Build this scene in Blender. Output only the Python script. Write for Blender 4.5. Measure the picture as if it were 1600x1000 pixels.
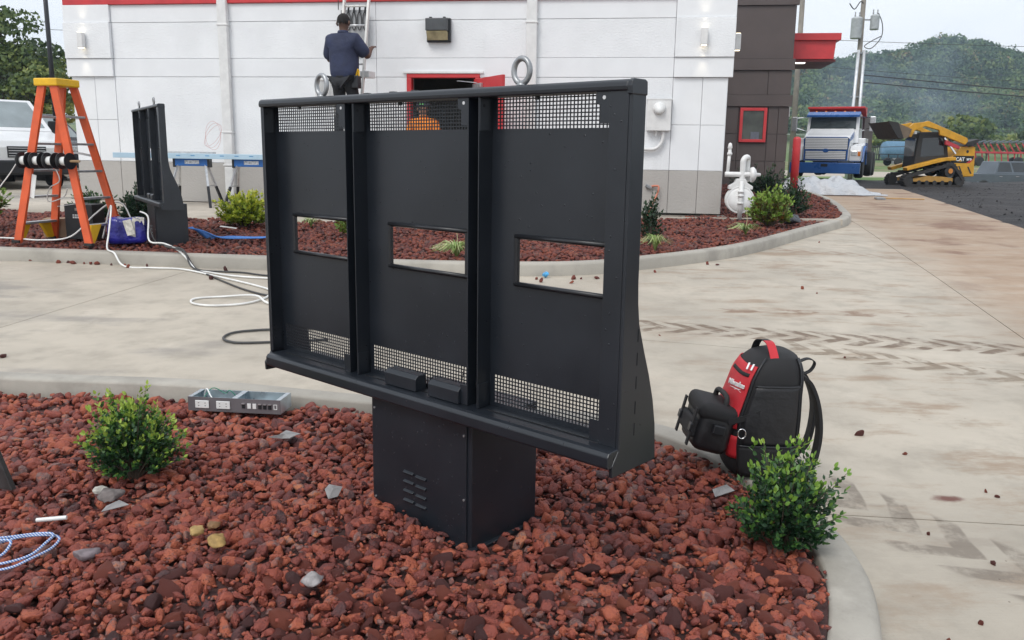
import bpy, bmesh, math, random
import numpy as np
from mathutils import Vector, Matrix
# ---------------------------------------------------------------- clear
for o in list(bpy.data.objects): bpy.data.objects.remove(o)
S = bpy.context.scene; COL = S.collection
R = math.radians
random.seed(5); RNG = np.random.default_rng(11)
# ---------------------------------------------------------------- camera
cam = bpy.data.cameras.new('camera'); cam.sensor_width = 36; cam.lens = 29.7; cam.clip_start = .05; cam.clip_end = 3000
camo = bpy.data.objects.new('camera', cam); COL.objects.link(camo); S.camera = camo
TH = math.atan(258/1320); RO = 0.0148
fw = Vector((0, math.cos(TH), -math.sin(TH))); r0 = Vector((1, 0, 0)); u0 = Vector((0, math.sin(TH), math.cos(TH)))
rr = r0*math.cos(RO)+u0*math.sin(RO); uu = u0*math.cos(RO)-r0*math.sin(RO)
camo.matrix_world = Matrix(((rr.x, uu.x, -fw.x, 0), (rr.y, uu.y, -fw.y, 0), (rr.z, uu.z, -fw.z, 1.3), (0, 0, 0, 1)))
# ---------------------------------------------------------------- world, sun, exposure
SUN_EL, SUN_AZ = R(52), R(215)          # azimuth clockwise from +Y : behind the camera, to the left
w = bpy.data.worlds.new('World'); S.world = w; w.use_nodes = True
nt = w.node_tree; nt.nodes.clear()
out = nt.nodes.new('ShaderNodeOutputWorld'); mixs = nt.nodes.new('ShaderNodeMixShader')
sky = nt.nodes.new('ShaderNodeTexSky'); sky.sky_type = 'NISHITA'; sky.sun_disc = False
sky.sun_elevation = SUN_EL; sky.sun_rotation = SUN_AZ; sky.air_density = 1.5; sky.dust_density = 3
b1 = nt.nodes.new('ShaderNodeBackground'); b1.inputs[1].default_value = .12
b2 = nt.nodes.new('ShaderNodeBackground'); b2.inputs[1].default_value = .9
tc = nt.nodes.new('ShaderNodeTexCoord'); no = nt.nodes.new('ShaderNodeTexNoise'); no.inputs['Scale'].default_value = 2.2; no.inputs['Detail'].default_value = 5
mp = nt.nodes.new('ShaderNodeMapping'); mp.inputs['Scale'].default_value = (1, 1, 3)
rp = nt.nodes.new('ShaderNodeValToRGB'); rp.color_ramp.elements[0].position = .3; rp.color_ramp.elements[1].position = .72
rp.color_ramp.elements[0].color = (.80, .86, .95, 1); rp.color_ramp.elements[1].color = (.95, .975, 1, 1)
for a, b in ((tc.outputs['Generated'], mp.inputs[0]), (mp.outputs[0], no.inputs['Vector']), (no.outputs[0], rp.inputs[0]), (rp.outputs[0], b2.inputs[0]),
             (sky.outputs[0], b1.inputs[0]), (b1.outputs[0], mixs.inputs[1]), (b2.outputs[0], mixs.inputs[2]), (mixs.outputs[0], out.inputs[0])): nt.links.new(a, b)
mixs.inputs[0].default_value = .93
sun = bpy.data.lights.new('sun', 'SUN'); sun.energy = 1.3; sun.angle = R(24); sun.color = (1, .97, .93)
suno = bpy.data.objects.new('sun', sun); COL.objects.link(suno); suno.location = (-20, -20, 30)
sd = Vector((math.sin(SUN_AZ)*math.cos(SUN_EL), math.cos(SUN_AZ)*math.cos(SUN_EL), math.sin(SUN_EL)))
suno.rotation_euler = sd.to_track_quat('Z', 'Y').to_euler()
S.view_settings.view_transform = 'Standard'; S.view_settings.look = 'None'; S.view_settings.gamma = 1; S.view_settings.exposure = 0.42
S.view_settings.use_curve_mapping = False
# ---------------------------------------------------------------- mesh helpers
class MB:
    def __init__(s): s.v = []; s.f = []; s.m = Matrix.Identity(4)
    def add(s, vs, fs):
        n = len(s.v); s.v += [tuple(s.m @ Vector(p)) for p in vs]; s.f += [tuple(i+n for i in f) for f in fs]; return s
    def box(s, a, b):
        x0, y0, z0 = a; x1, y1, z1 = b
        return s.add([(x0,y0,z0),(x1,y0,z0),(x1,y1,z0),(x0,y1,z0),(x0,y0,z1),(x1,y0,z1),(x1,y1,z1),(x0,y1,z1)],
                     [(0,3,2,1),(4,5,6,7),(0,1,5,4),(1,2,6,5),(2,3,7,6),(3,0,4,7)])
    def cbox(s, c, d, rz=0, ry=0, rx=0):
        k = s.m; s.m = k @ Matrix.Translation(c) @ Matrix.Rotation(rz, 4, 'Z') @ Matrix.Rotation(ry, 4, 'Y') @ Matrix.Rotation(rx, 4, 'X')
        s.box((-d[0]/2, -d[1]/2, -d[2]/2), (d[0]/2, d[1]/2, d[2]/2)); s.m = k; return s
    def bar(s, p, q, w, h=None, up=(0, 0, 1)):      # rectangular bar between two points
        p, q = Vector(p), Vector(q); h = h or w; d = (q-p); L = d.length; d.normalize()
        a = d.cross(Vector(up)); a = a.normalized() if a.length > 1e-4 else Vector((1, 0, 0)); b = a.cross(d)
        c = [a*(i*w/2)+b*(j*h/2) for i, j in ((-1,-1),(1,-1),(1,1),(-1,1))]
        return s.add([p+k for k in c]+[q+k for k in c], [(0,1,2,3),(7,6,5,4),(0,4,5,1),(1,5,6,2),(2,6,7,3),(3,7,4,0)])
    def tube(s, pts, r, n=8, closed=False, cap=True):
        P = [Vector(p) for p in pts]; N = len(P); rs = r if isinstance(r, (list, tuple)) else [r]*N
        vs = []; prev = None
        for i in range(N):
            t = (P[(i+1) % N]-P[i-1]) if closed else (P[min(i+1, N-1)]-P[max(i-1, 0)])
            t.normalize()
            if prev is None: a = t.orthogonal().normalized()
            else:
                a = prev-t*prev.dot(t); a = a.normalized() if a.length > 1e-6 else t.orthogonal().normalized()
            prev = a; b = t.cross(a)
            vs += [P[i]+(a*math.cos(2*math.pi*k/n)+b*math.sin(2*math.pi*k/n))*rs[i] for k in range(n)]
        fs = []
        for i in range(N if closed else N-1):
            j = (i+1) % N
            fs += [(i*n+k, i*n+(k+1) % n, j*n+(k+1) % n, j*n+k) for k in range(n)]
        if cap and not closed: fs += [tuple(range(n-1, -1, -1)), tuple((N-1)*n+k for k in range(n))]
        return s.add(vs, fs)
    def cyl(s, p, q, r, r2=None, n=16): return s.tube([p, q], [r, r if r2 is None else r2], n)
    def lathe(s, prof, n=16, o=(0, 0, 0), axis='Z'):
        vs = []; fs = []
        for r, z in prof:
            for k in range(n):
                c, d = r*math.cos(2*math.pi*k/n), r*math.sin(2*math.pi*k/n)
                p = (c, d, z) if axis == 'Z' else ((z, c, d) if axis == 'X' else (d, z, c))
                vs.append((p[0]+o[0], p[1]+o[1], p[2]+o[2]))
        m = len(prof)
        for i in range(m-1): fs += [(i*n+k, i*n+(k+1) % n, (i+1)*n+(k+1) % n, (i+1)*n+k) for k in range(n)]
        fs += [tuple(range(n-1, -1, -1)), tuple((m-1)*n+k for k in range(n))]
        return s.add(vs, fs)
    def prism(s, poly, a, b, ax='XZ'):      # polygon in a plane, extruded from a to b along the third axis
        mk = {'XZ': lambda p, t: (p[0], t, p[1]), 'YZ': lambda p, t: (t, p[0], p[1]), 'XY': lambda p, t: (p[0], p[1], t)}[ax]
        n = len(poly)
        return s.add([mk(p, a) for p in poly]+[mk(p, b) for p in poly], [tuple(range(n)), tuple(range(2*n-1, n-1, -1))]+[(i, i+n, (i+1) % n+n, (i+1) % n) for i in range(n)])
    def build(s, name, mat, parent=None, smooth=False, bevel=0, seg=2, sub=0, label=None):
        me = bpy.data.meshes.new(name); me.from_pydata([tuple(v) for v in s.v], [], s.f)
        bm = bmesh.new(); bm.from_mesh(me); bmesh.ops.recalc_face_normals(bm, faces=bm.faces); bm.to_mesh(me); bm.free()
        o = bpy.data.objects.new(name, me); COL.objects.link(o); me.materials.append(mat)
        if parent: o.parent = parent
        if smooth: me.shade_smooth()
        if bevel:
            b = o.modifiers.new('bevel', 'BEVEL'); b.width = bevel; b.segments = seg; b.limit_method = 'ANGLE'; b.angle_limit = R(35)
        if sub:
            q = o.modifiers.new('subdivision', 'SUBSURF'); q.levels = sub; q.render_levels = sub
        if label: o['label'] = label
        return o
def tag(o, label, cat, group=None, kind=None):
    if label: o['label'] = label
    if cat: o['category'] = cat
    if group: o['group'] = group
    if kind: o['kind'] = kind
    return o
def empty(name, loc=(0, 0, 0), rz=0, label=None, cat=None, group=None):
    o = bpy.data.objects.new(name, None); COL.objects.link(o); o.location = loc; o.rotation_euler = (0, 0, rz); o.empty_display_size = .1
    return tag(o, label, cat, group)
def copy_tree(o, parent=None):
    c = o.copy(); COL.objects.link(c)
    if parent: c.parent = parent
    for ch in list(o.children): copy_tree(ch, c)
    return c
def catmull(P, n=8, closed=False):
    P = [Vector(p) for p in P]; N = len(P); out = []
    for i in range(N if closed else N-1):
        g = (lambda k: P[k % N]) if closed else (lambda k: P[max(0, min(N-1, k))])
        a, b, c, d = g(i-1), g(i), g(i+1), g(i+2)
        for k in range(n):
            t = k/n; out.append(.5*((2*b)+(c-a)*t+(2*a-5*b+4*c-d)*t*t+(3*b-a-3*c+d)*t**3))
    if not closed: out.append(P[-1])
    return out
def text(body, size, mat, parent, M, shear=0, ext=.0008, name='lettering', bold=0):
    cu = bpy.data.curves.new(name, 'FONT'); cu.body = body; cu.size = size; cu.align_x = 'CENTER'; cu.align_y = 'CENTER'; cu.shear = shear; cu.extrude = ext; cu.offset = bold; cu.resolution_u = 3
    t = bpy.data.objects.new('tmp', cu); COL.objects.link(t); dg = bpy.context.evaluated_depsgraph_get(); dg.update()
    me = bpy.data.meshes.new_from_object(t.evaluated_get(dg)); bpy.data.objects.remove(t); me.materials.clear(); me.materials.append(mat)
    o = bpy.data.objects.new(name, me); COL.objects.link(o); o.parent = parent; o.matrix_local = M; return o
def inpoly(px, py, poly):
    c = np.zeros(len(px), bool); n = len(poly)
    for i in range(n):
        x0, y0 = poly[i][0], poly[i][1]; x1, y1 = poly[i-1][0], poly[i-1][1]
        k = ((y0 > py) != (y1 > py)) & (px < (x1-x0)*(py-y0)/((y1-y0) if y1 != y0 else 1e-9)+x0); c ^= k
    return c
def npmesh(name, V, F, mat, parent=None, rnd=None, smooth=False):     # quads or triangles from numpy, rnd one value per face
    me = bpy.data.meshes.new(name); k = F.shape[1]
    me.vertices.add(len(V)); me.vertices.foreach_set('co', V.astype(np.float32).ravel())
    me.loops.add(F.size); me.loops.foreach_set('vertex_index', F.astype(np.int32).ravel())
    me.polygons.add(len(F)); me.polygons.foreach_set('loop_start', np.arange(0, F.size, k, dtype=np.int32))
    try: me.polygons.foreach_set('loop_total', np.full(len(F), k, np.int32))
    except Exception: pass
    me.update(calc_edges=True)
    if rnd is not None:
        at = me.attributes.new('rnd', 'FLOAT', 'FACE'); at.data.foreach_set('value', np.asarray(rnd, np.float32))
    if smooth: me.shade_smooth()
    me.materials.append(mat); o = bpy.data.objects.new(name, me); COL.objects.link(o)
    if parent: o.parent = parent
    return o
# ---------------------------------------------------------------- materials
class NT:
    def __init__(s, name):
        s.mat = bpy.data.materials.new(name); s.mat.use_nodes = True; s.t = s.mat.node_tree; s.b = s.t.nodes['Principled BSDF']
    def n(s, ty, **k):
        x = s.t.nodes.new(ty)
        for a, v in k.items(): setattr(x, a, v)
        return x
    def set(s, sock, v):
        if hasattr(v, 'is_linked') or hasattr(v, 'links'): s.t.links.new(v, sock)
        else: sock.default_value = v
    def m(s, op, a, b=0, c=None):
        x = s.n('ShaderNodeMath', operation=op); s.set(x.inputs[0], a); s.set(x.inputs[1], b)
        if c is not None: s.set(x.inputs[2], c)
        return x.outputs[0]
    def ss(s, v, a, b):
        x = s.n('ShaderNodeMapRange', interpolation_type='SMOOTHSTEP'); s.set(x.inputs[0], v); x.inputs[1].default_value = a; x.inputs[2].default_value = b; return x.outputs[0]
    def pos(s): return s.n('ShaderNodeTexCoord').outputs['Object']
    def map(s, v, sc=(1, 1, 1), rot=(0, 0, 0)):
        x = s.n('ShaderNodeMapping'); s.set(x.inputs[0], v); x.inputs['Scale'].default_value = sc; x.inputs['Rotation'].default_value = rot; return x.outputs[0]
    def noise(s, v, sc, det=4, rough=.55):
        x = s.n('ShaderNodeTexNoise'); s.set(x.inputs['Vector'], v); x.inputs['Scale'].default_value = sc; x.inputs['Detail'].default_value = det; x.inputs['Roughness'].default_value = rough; return x.outputs[0]
    def vor(s, v, sc, out='Distance'):
        x = s.n('ShaderNodeTexVoronoi'); s.set(x.inputs['Vector'], v); x.inputs['Scale'].default_value = sc; return x.outputs[out]
    def mix(s, f, a, b, mode='MIX'):
        x = s.n('ShaderNodeMix', data_type='RGBA', blend_type=mode); s.set(x.inputs[0], f)
        for i, c in ((6, a), (7, b)): s.set(x.inputs[i], (*c, 1) if isinstance(c, tuple) and len(c) == 3 else c)
        return x.outputs[2]
    def ramp(s, f, stops, interp='LINEAR'):
        x = s.n('ShaderNodeValToRGB'); e = x.color_ramp.elements; x.color_ramp.interpolation = interp
        while len(e) < len(stops): e.new(.5)
        for i, (p, c) in enumerate(stops): e[i].position = p; e[i].color = (*c, 1)
        s.set(x.inputs[0], f); return x.outputs[0]
    def bump(s, h, dist, st=1, nrm=None):
        x = s.n('ShaderNodeBump'); s.set(x.inputs['Height'], h); x.inputs['Distance'].default_value = dist; x.inputs['Strength'].default_value = st
        if nrm: s.set(x.inputs['Normal'], nrm)
        return x.outputs[0]
    def fin(s, col=None, rough=None, metal=None, nrm=None, **k):
        for nm, v in (('Base Color', col), ('Roughness', rough), ('Metallic', metal), ('Normal', nrm)):
            if v is None: continue
            s.set(s.b.inputs[nm], (*v, 1) if isinstance(v, tuple) and len(v) == 3 else v)
        for a, v in k.items(): s.set(s.b.inputs[a], v)
        return s.mat
def pm(name, col, rough=.6, metal=0, var=.12, vs=6, bump=0, bs=80, **k):
    t = NT(name); p = t.pos(); n = t.noise(p, vs, 5)
    c = t.mix(t.ss(n, .3, .7), tuple(x*(1-var) for x in col), tuple(min(1, x*(1+var)) for x in col))
    nr = t.bump(t.noise(p, bs, 3), bump) if bump else None
    rg = t.m('MULTIPLY_ADD', n, .2, rough-.1)
    return t.fin(c, rg, metal, nr, **k)
def leafmat(name, stops, rough=.45, attr=True):
    t = NT(name); a = t.n('ShaderNodeAttribute', attribute_name='rnd')
    c = t.ramp(a.outputs['Fac'], stops)
    t.fin(c, rough); t.b.inputs['Subsurface Weight'].default_value = 0
    tr = t.n('ShaderNodeBsdfTranslucent'); t.set(tr.inputs[0], c); mx = t.n('ShaderNodeMixShader'); mx.inputs[0].default_value = .22
    o = t.t.nodes['Material Output']; t.t.links.new(t.b.outputs[0], mx.inputs[1]); t.t.links.new(tr.outputs[0], mx.inputs[2]); t.t.links.new(mx.outputs[0], o.inputs[0])
    return t.mat
M = {}
def black_paint():
    t = NT('black_powder_coat'); p = t.pos()
    n = t.noise(p, 3.5, 5); g = t.noise(p, 420, 2)
    d = t.vor(p, 46); drop = t.ss(d, .16, .05); keep = t.ss(t.vor(p, 46, 'Color'), .72, .76)
    drop = t.m('MULTIPLY', drop, keep)
    scr = t.ss(t.noise(t.map(p, (30, 30, 4), (0, .5, .3)), 3, 3), .73, .78)
    c = t.mix(t.ss(n, .3, .75), (.0090, .0120, .0170), (.015, .0185, .025))
    c = t.mix(t.m('MULTIPLY', scr, .25), c, (.05, .05, .055))
    nr = t.bump(drop, .0011, 1, t.bump(g, .0003, .5))
    return t.fin(c, t.m('MULTIPLY_ADD', drop, -.3, t.m('MULTIPLY_ADD', n, .16, .28)), 0, nr, **{'Specular IOR Level': .55})
M['black'] = black_paint()
M['black_dark'] = pm('black_inside', (.006, .007, .009), .6)
M['black_trim'] = pm('black_trim_paint', (.012, .013, .016), .35, bump=.0002, bs=300)
M['steel'] = pm('dull_galvanised_steel', (.33, .34, .35), .42, .75, .2, 20)
M['zinc'] = pm('bright_zinc_sheet', (.50, .58, .62), .3, .7, .12, 14)
M['alu'] = pm('aluminium', (.55, .56, .57), .38, .8, .12, 18)
M['white_plastic'] = pm('white_plastic', (.72, .73, .72), .4, var=.05)
M['chrome'] = pm('chrome', (.7, .7, .7), .12, 1, .05)
M['rubber'] = pm('black_rubber', (.018, .018, .018), .75, bump=.001, bs=40)
M['glass_dark'] = pm('tinted_glass', (.012, .016, .018), .1, 0, .3, 2, **{'Specular IOR Level': .8})
M['red'] = pm('red_paint', (.52, .035, .04), .45, 0, .1, 3)
M['white_car'] = pm('white_vehicle_paint', (.72, .73, .74), .22, 0, .05, 1)
M['dark_car'] = pm('dark_vehicle_paint', (.03, .034, .042), .2, .2, .15, 1)
M['silver_car'] = pm('grey_vehicle_paint', (.12, .14, .16), .25, .5, .1, 1)
M['blue_car'] = pm('blue_vehicle_paint', (.02, .10, .33), .28, 0, .1, 2)
M['orange_light'] = pm('amber_lens', (.7, .2, .02), .2)
M['lamp_glass'] = pm('clear_lens', (.55, .57, .58), .08, .2, .2, 20)
M['rim'] = pm('wheel_rim', (.35, .35, .36), .35, .8)
def concrete(name, base, lane=False):
    t = NT(name); p = t.pos()
    big = t.noise(p, .55, 6, .6); mid = t.noise(p, 3.2, 6, .65); fine = t.noise(p, 90, 3)
    broom = t.noise(t.map(p, (1.2, 60, 1), (0, 0, .12)), 1.5, 3)
    c = t.mix(t.ss(big, .3, .7), tuple(x*.82 for x in base), tuple(x*1.1 for x in base))
    c = t.mix(t.m('MULTIPLY', t.ss(mid, .42, .72), .55), c, tuple(x*.62 for x in base))
    c = t.mix(t.m('MULTIPLY', t.ss(t.noise(p, 1.3, 7, .7), .56, .72), .5), c, (base[0]*1.32, base[1]*1.33, base[2]*1.36))
    c = t.mix(t.m('MULTIPLY', t.ss(fine, .62, .75), .25), c, tuple(x*.5 for x in base))
    rough = t.m('MULTIPLY_ADD', mid, .3, .55)
    if lane:
        sx = t.n('ShaderNodeSeparateXYZ'); t.set(sx.inputs[0], p); X, Y = sx.outputs[0], sx.outputs[1]
        # reddish clay carried in from the building site, strongest beyond the slanted joint
        side = t.m('SUBTRACT', X, t.m('MULTIPLY_ADD', Y, .2365, 2.38))
        smear = t.noise(t.map(p, (.75, 2.0, 1), (0, 0, .14)), 1.5, 8, .72)
        clay = t.m('MULTIPLY', t.ss(side, -.5, .7), t.ss(smear, .15, .55))
        c = t.mix(t.m('MULTIPLY', clay, .72), c, (.34, .215, .13))
        c = t.mix(t.m('MULTIPLY', t.m('MULTIPLY', t.ss(side, -.2, .6), t.ss(t.noise(p, .9, 5), .52, .66)), .8), c, (.17, .08, .045))
        c = t.mix(t.m('MULTIPLY', t.m('MULTIPLY', t.ss(X, .2, 2.2), t.ss(smear, .50, .68)), .7), c, (.25, .165, .10))
        c = t.mix(t.m('MULTIPLY', t.m('MULTIPLY', t.ss(X, -1, -2.5), t.ss(t.noise(t.map(p, (.7, 1.6, 1)), 1.1, 5), .54, .68)), .5), c, (.17, .16, .155))
        wet = None
        for (x0, y0, x1, y1, wd, sp, st, col) in ((.6, 6.55, 4.2, 5.75, .2, .22, .95, (.15, .105, .07)), (1.75, 6.05, 3.9, 4.75, .18, .22, .8, (.18, .135, .09)), (2.2, 11.4, 4.8, 10.2, .2, .22, .5, (.22, .14, .09)),
                                                 (.95, 4.05, 2.15, 2.25, .2, .24, .8, (.17, .14, .11)), (1.62, 7.08, 3.5, 6.98, .1, .5, .8, (.19, .11, .065))):
            L = math.hypot(x1-x0, y1-y0); ux, uy = (x1-x0)/L, (y1-y0)/L
            along = t.m('ADD', t.m('MULTIPLY', t.m('SUBTRACT', X, x0), ux), t.m('MULTIPLY', t.m('SUBTRACT', Y, y0), uy))
            ac = t.m('ADD', t.m('MULTIPLY', t.m('SUBTRACT', X, x0), -uy), t.m('MULTIPLY', t.m('SUBTRACT', Y, y0), ux))
            ac = t.m('ADD', ac, t.m('MULTIPLY', t.m('SUBTRACT', t.noise(p, 2.5, 2), .5), .12))
            aa = t.m('ABSOLUTE', ac)
            ph = t.m('FRACT', t.m('DIVIDE', t.m('ADD', along, t.m('MULTIPLY', aa, 1.1)), sp))
            msk = t.m('MULTIPLY', t.ss(ph, .42, .5), t.ss(ph, 1.0, .93))
            msk = t.m('MULTIPLY', t.m('MULTIPLY', msk, t.ss(aa, wd, wd*.8)), t.m('MULTIPLY', t.ss(along, 0, .3), t.ss(along, L, L-.3)))
            msk = t.m('MULTIPLY', t.m('MULTIPLY', msk, t.ss(t.noise(p, 5.5, 5, .7), .36, .56)), st)
            band = t.m('MULTIPLY', t.m('MULTIPLY', t.ss(aa, wd*1.5, wd*.5), t.ss(t.noise(t.map(p, (2, 9, 1), (0, 0, math.atan2(uy, ux)*-1)), 1.3, 5), .45, .65)), t.m('MULTIPLY', t.m('MULTIPLY', t.ss(along, 0, .5), t.ss(along, L, L-.5)), .45*st))
            c = t.mix(band, c, tuple(x*1.25 for x in col)); c = t.mix(msk, c, col)
        sp1 = t.ss(t.vor(t.map(p, (1, 1, 1)), 14), .075, .03)
        c = t.mix(t.m('MULTIPLY', sp1, t.m('MULTIPLY', t.ss(t.noise(p, 1.7, 2), .5, .62), .8)), c, (.09, .06, .045))
        dx = t.m('SUBTRACT', X, 1.86); dy = t.m('SUBTRACT', Y, 3.38)
        rr_ = t.m('SQRT', t.m('ADD', t.m('MULTIPLY', dx, dx), t.m('MULTIPLY', t.m('MULTIPLY', dy, dy), 5)))
        c = t.mix(t.m('MULTIPLY', t.ss(t.m('ADD', rr_, t.m('MULTIPLY', t.noise(p, 22, 4), .08)), .13, .07), .9), c, (.11, .025, .015))
    h = t.m('ADD', t.m('MULTIPLY', fine, .5), t.m('MULTIPLY', broom, .7))
    return t.fin(c, rough, 0, t.bump(h, .0025, .7, t.bump(mid, .006, .5)))
M['lane'] = concrete('concrete_paving', (.44, .392, .322), True)
M['kerb'] = concrete('concrete_kerb', (.37, .345, .30))
M['walk'] = concrete('concrete_walkway', (.42, .375, .315))
def asphalt():
    t = NT('asphalt_millings'); p = t.pos(); n = t.noise(t.map(p, (.35, 1.6, 1)), .9, 7, .7); f = t.noise(p, 25, 5, .7)
    c = t.mix(t.ss(n, .3, .7), (.018, .017, .019), (.062, .056, .057)); c = t.mix(t.m('MULTIPLY', t.ss(f, .52, .68), .5), c, (.10, .092, .09)); c = t.mix(t.m('MULTIPLY', t.ss(t.noise(t.map(p, (.25, 2.5, 1)), 1.3, 6, .7), .6, .7), .6), c, (.17, .155, .145))
    return t.fin(c, .8, 0, t.bump(f, .05, 1, t.bump(n, .3)))
M['asphalt'] = asphalt()
def soil():
    t = NT('ground_soil_and_grass'); p = t.pos(); sx = t.n('ShaderNodeSeparateXYZ'); t.set(sx.inputs[0], p); Y = sx.outputs[1]
    n = t.noise(p, .35, 6, .65); n2 = t.noise(t.map(p, (.08, .4, 1)), 1, 5)
    c = t.mix(t.ss(n, .35, .65), (.11, .075, .05), (.17, .125, .085))
    g = t.mix(t.ss(n, .3, .7), (.06, .12, .025), (.13, .19, .05))
    c = t.mix(t.ss(Y, 44, 46), c, g)
    c = t.mix(t.m('MULTIPLY', t.ss(Y, 61, 62), t.ss(Y, 67, 66)), c, (.42, .37, .31))
    c = t.mix(t.m('MULTIPLY', t.m('MULTIPLY', t.ss(Y, 67, 69), t.ss(Y, 110, 90)), t.ss(n2, .4, .6)), c, (.25, .19, .12))
    far = t.mix(t.ss(n, .35, .65), (.10, .15, .05), (.17, .2, .08)); c = t.mix(t.ss(Y, 120, 180), c, far)
    return t.fin(c, .9, 0, t.bump(t.noise(p, 9, 4), .03))
M['soil'] = soil()
ROCK = [(0, (.05, .022, .023)), (.15, (.10, .030, .028)), (.34, (.18, .042, .031)), (.56, (.27, .060, .037)), (.76, (.37, .095, .045)), (.86, (.15, .075, .07)), (.93, (.24, .13, .11)), (1, (.42, .14, .065))]
def rockmat(name, obj, k=1.0):
    t = NT(name); p = t.pos()
    f = t.m('MULTIPLY_ADD', t.n('ShaderNodeObjectInfo').outputs['Random'], .62, .12) if obj else t.n('ShaderNodeAttribute', attribute_name='rnd').outputs['Fac']
    n = t.noise(p, 45, 5, .65)
    f2 = t.m('ADD', f, t.m('MULTIPLY', t.m('SUBTRACT', n, .5), .6))
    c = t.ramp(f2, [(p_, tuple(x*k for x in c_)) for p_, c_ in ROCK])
    pit = t.ss(t.vor(p, 150), .32, .1); pk = t.m('MULTIPLY', pit, t.ss(t.noise(p, 30, 2), .48, .6))
    c = t.mix(t.m('MULTIPLY', pk, .35), c, (.03, .012, .012))
    return t.fin(c, t.m('MULTIPLY_ADD', n, .4, .45), 0, t.bump(t.m('SUBTRACT', t.m('MULTIPLY', n, 1.3), t.m('MULTIPLY', pk, .7)), .011, 1))
M['rock'] = rockmat('lava_rock_mass', False); M['rock_one'] = rockmat('lava_rock_single', True); M['rock_far'] = rockmat('lava_rock_far_bed', False, .62)  # far bed copy has wetness and dimmer light darkened into its colour
M['bed'] = pm('dark_soil_under_rock', (.045, .018, .016), .9, bump=.01, bs=30)
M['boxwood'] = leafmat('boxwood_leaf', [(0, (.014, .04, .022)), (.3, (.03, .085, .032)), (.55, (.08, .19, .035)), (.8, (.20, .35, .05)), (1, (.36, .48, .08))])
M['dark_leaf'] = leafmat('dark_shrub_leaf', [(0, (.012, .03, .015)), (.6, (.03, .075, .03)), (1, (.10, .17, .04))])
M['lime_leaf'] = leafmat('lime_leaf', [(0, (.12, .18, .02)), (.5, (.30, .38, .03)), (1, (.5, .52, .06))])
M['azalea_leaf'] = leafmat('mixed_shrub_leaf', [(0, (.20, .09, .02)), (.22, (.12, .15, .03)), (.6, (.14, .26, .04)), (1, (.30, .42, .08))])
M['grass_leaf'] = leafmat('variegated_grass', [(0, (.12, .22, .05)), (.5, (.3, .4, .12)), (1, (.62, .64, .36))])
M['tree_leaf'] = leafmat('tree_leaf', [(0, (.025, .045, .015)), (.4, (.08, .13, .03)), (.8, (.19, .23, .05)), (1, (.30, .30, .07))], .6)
M['wood_leaf'] = leafmat('wooded_hill_leaf', [(0, (.025, .058, .026)), (.4, (.065, .125, .042)), (.75, (.13, .20, .06)), (.94, (.19, .22, .07)), (1, (.22, .16, .07))], .7)
M['bark'] = pm('bark', (.10, .075, .055), .9, bump=.01, bs=25)
# ================================================================= SETTING
def G(x, y):
    z = float(np.interp(y, [-20, -5, 9, 14, 20, 30, 38, 45, 56, 62, 72, 120, 200, 240], [-.97, -.4135, .10, .25, .33, .45, .42, -.5, -.5, .2, .8, 1.2, 4.5, 9]))
    z += .17*math.exp(-((x-12.3)/2.2)**2-((y-34.5)/3.0)**2)
    if x < -9 and y > 20: z = max(z, .35)
    return z
RX = [-150, 0, 40, 100, 127, 137, 150, 160, 172, 182, 192, 200, 230, 290, 420]
RZ = [4, 5, 16, 30, 33, 34, 36.5, 40.5, 38.5, 36, 34.5, 37, 38, 36, 28]
def HZ(x, y):
    z = G(x, y)
    if y > 235:
        k = min(1, (y-235)/95); k = k*k*(3-2*k); xr = x*330/max(y, 250)
        z = max(z, 9+(float(np.interp(xr, RX, RZ))-9)*k - max(0, (y-345)*.12))
    return z
def sheet(name, xs, ys, zf, mat, kind='structure'):
    V = np.array([(x, y, zf(x, y)) for y in ys for x in xs]); n = len(xs)
    F = np.array([(j*n+i, j*n+i+1, (j+1)*n+i+1, (j+1)*n+i) for j in range(len(ys)-1) for i in range(n-1)])
    o = npmesh(name, V, F, mat, smooth=True); o['kind'] = kind; return o
xs = list(np.arange(-40, 60, 2.))+list(np.arange(60, 420, 6)); xs = [-600, -300, -150, -80]+xs+[500, 700]
ys = list(np.arange(-20, 76, 1.))+list(np.arange(76, 232, 6))
sheet('ground', xs, ys, lambda x, y: G(x, y)-.035, M['soil'])
sheet('hill', [-600, -300, -100]+list(np.arange(-40, 420, 8))+[500, 700], list(np.arange(231, 420, 6))+[500, 650], lambda x, y: HZ(x, y)-.03, M['soil'])
sheet('asphalt_lot', list(np.arange(3, 62, 1.5)), list(np.arange(-6, 40.1, 1)),
      lambda x, y: G(x, y)+(.012 if x > 8.35+.3*(y-13.7) else -.03) + (.05*math.sin(x*1.7+y)*math.sin(y*2.3+.4*x) if x > 9.5+.3*(y-13.7) else 0), M['asphalt'])
cl = []
for i in range(900):
    y = random.uniform(14, 37); x = 8.6+.3*(y-13.7)+random.random()**1.5*16; cl.append((x, y, random.uniform(.008, .032)))
clods = cl
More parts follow.
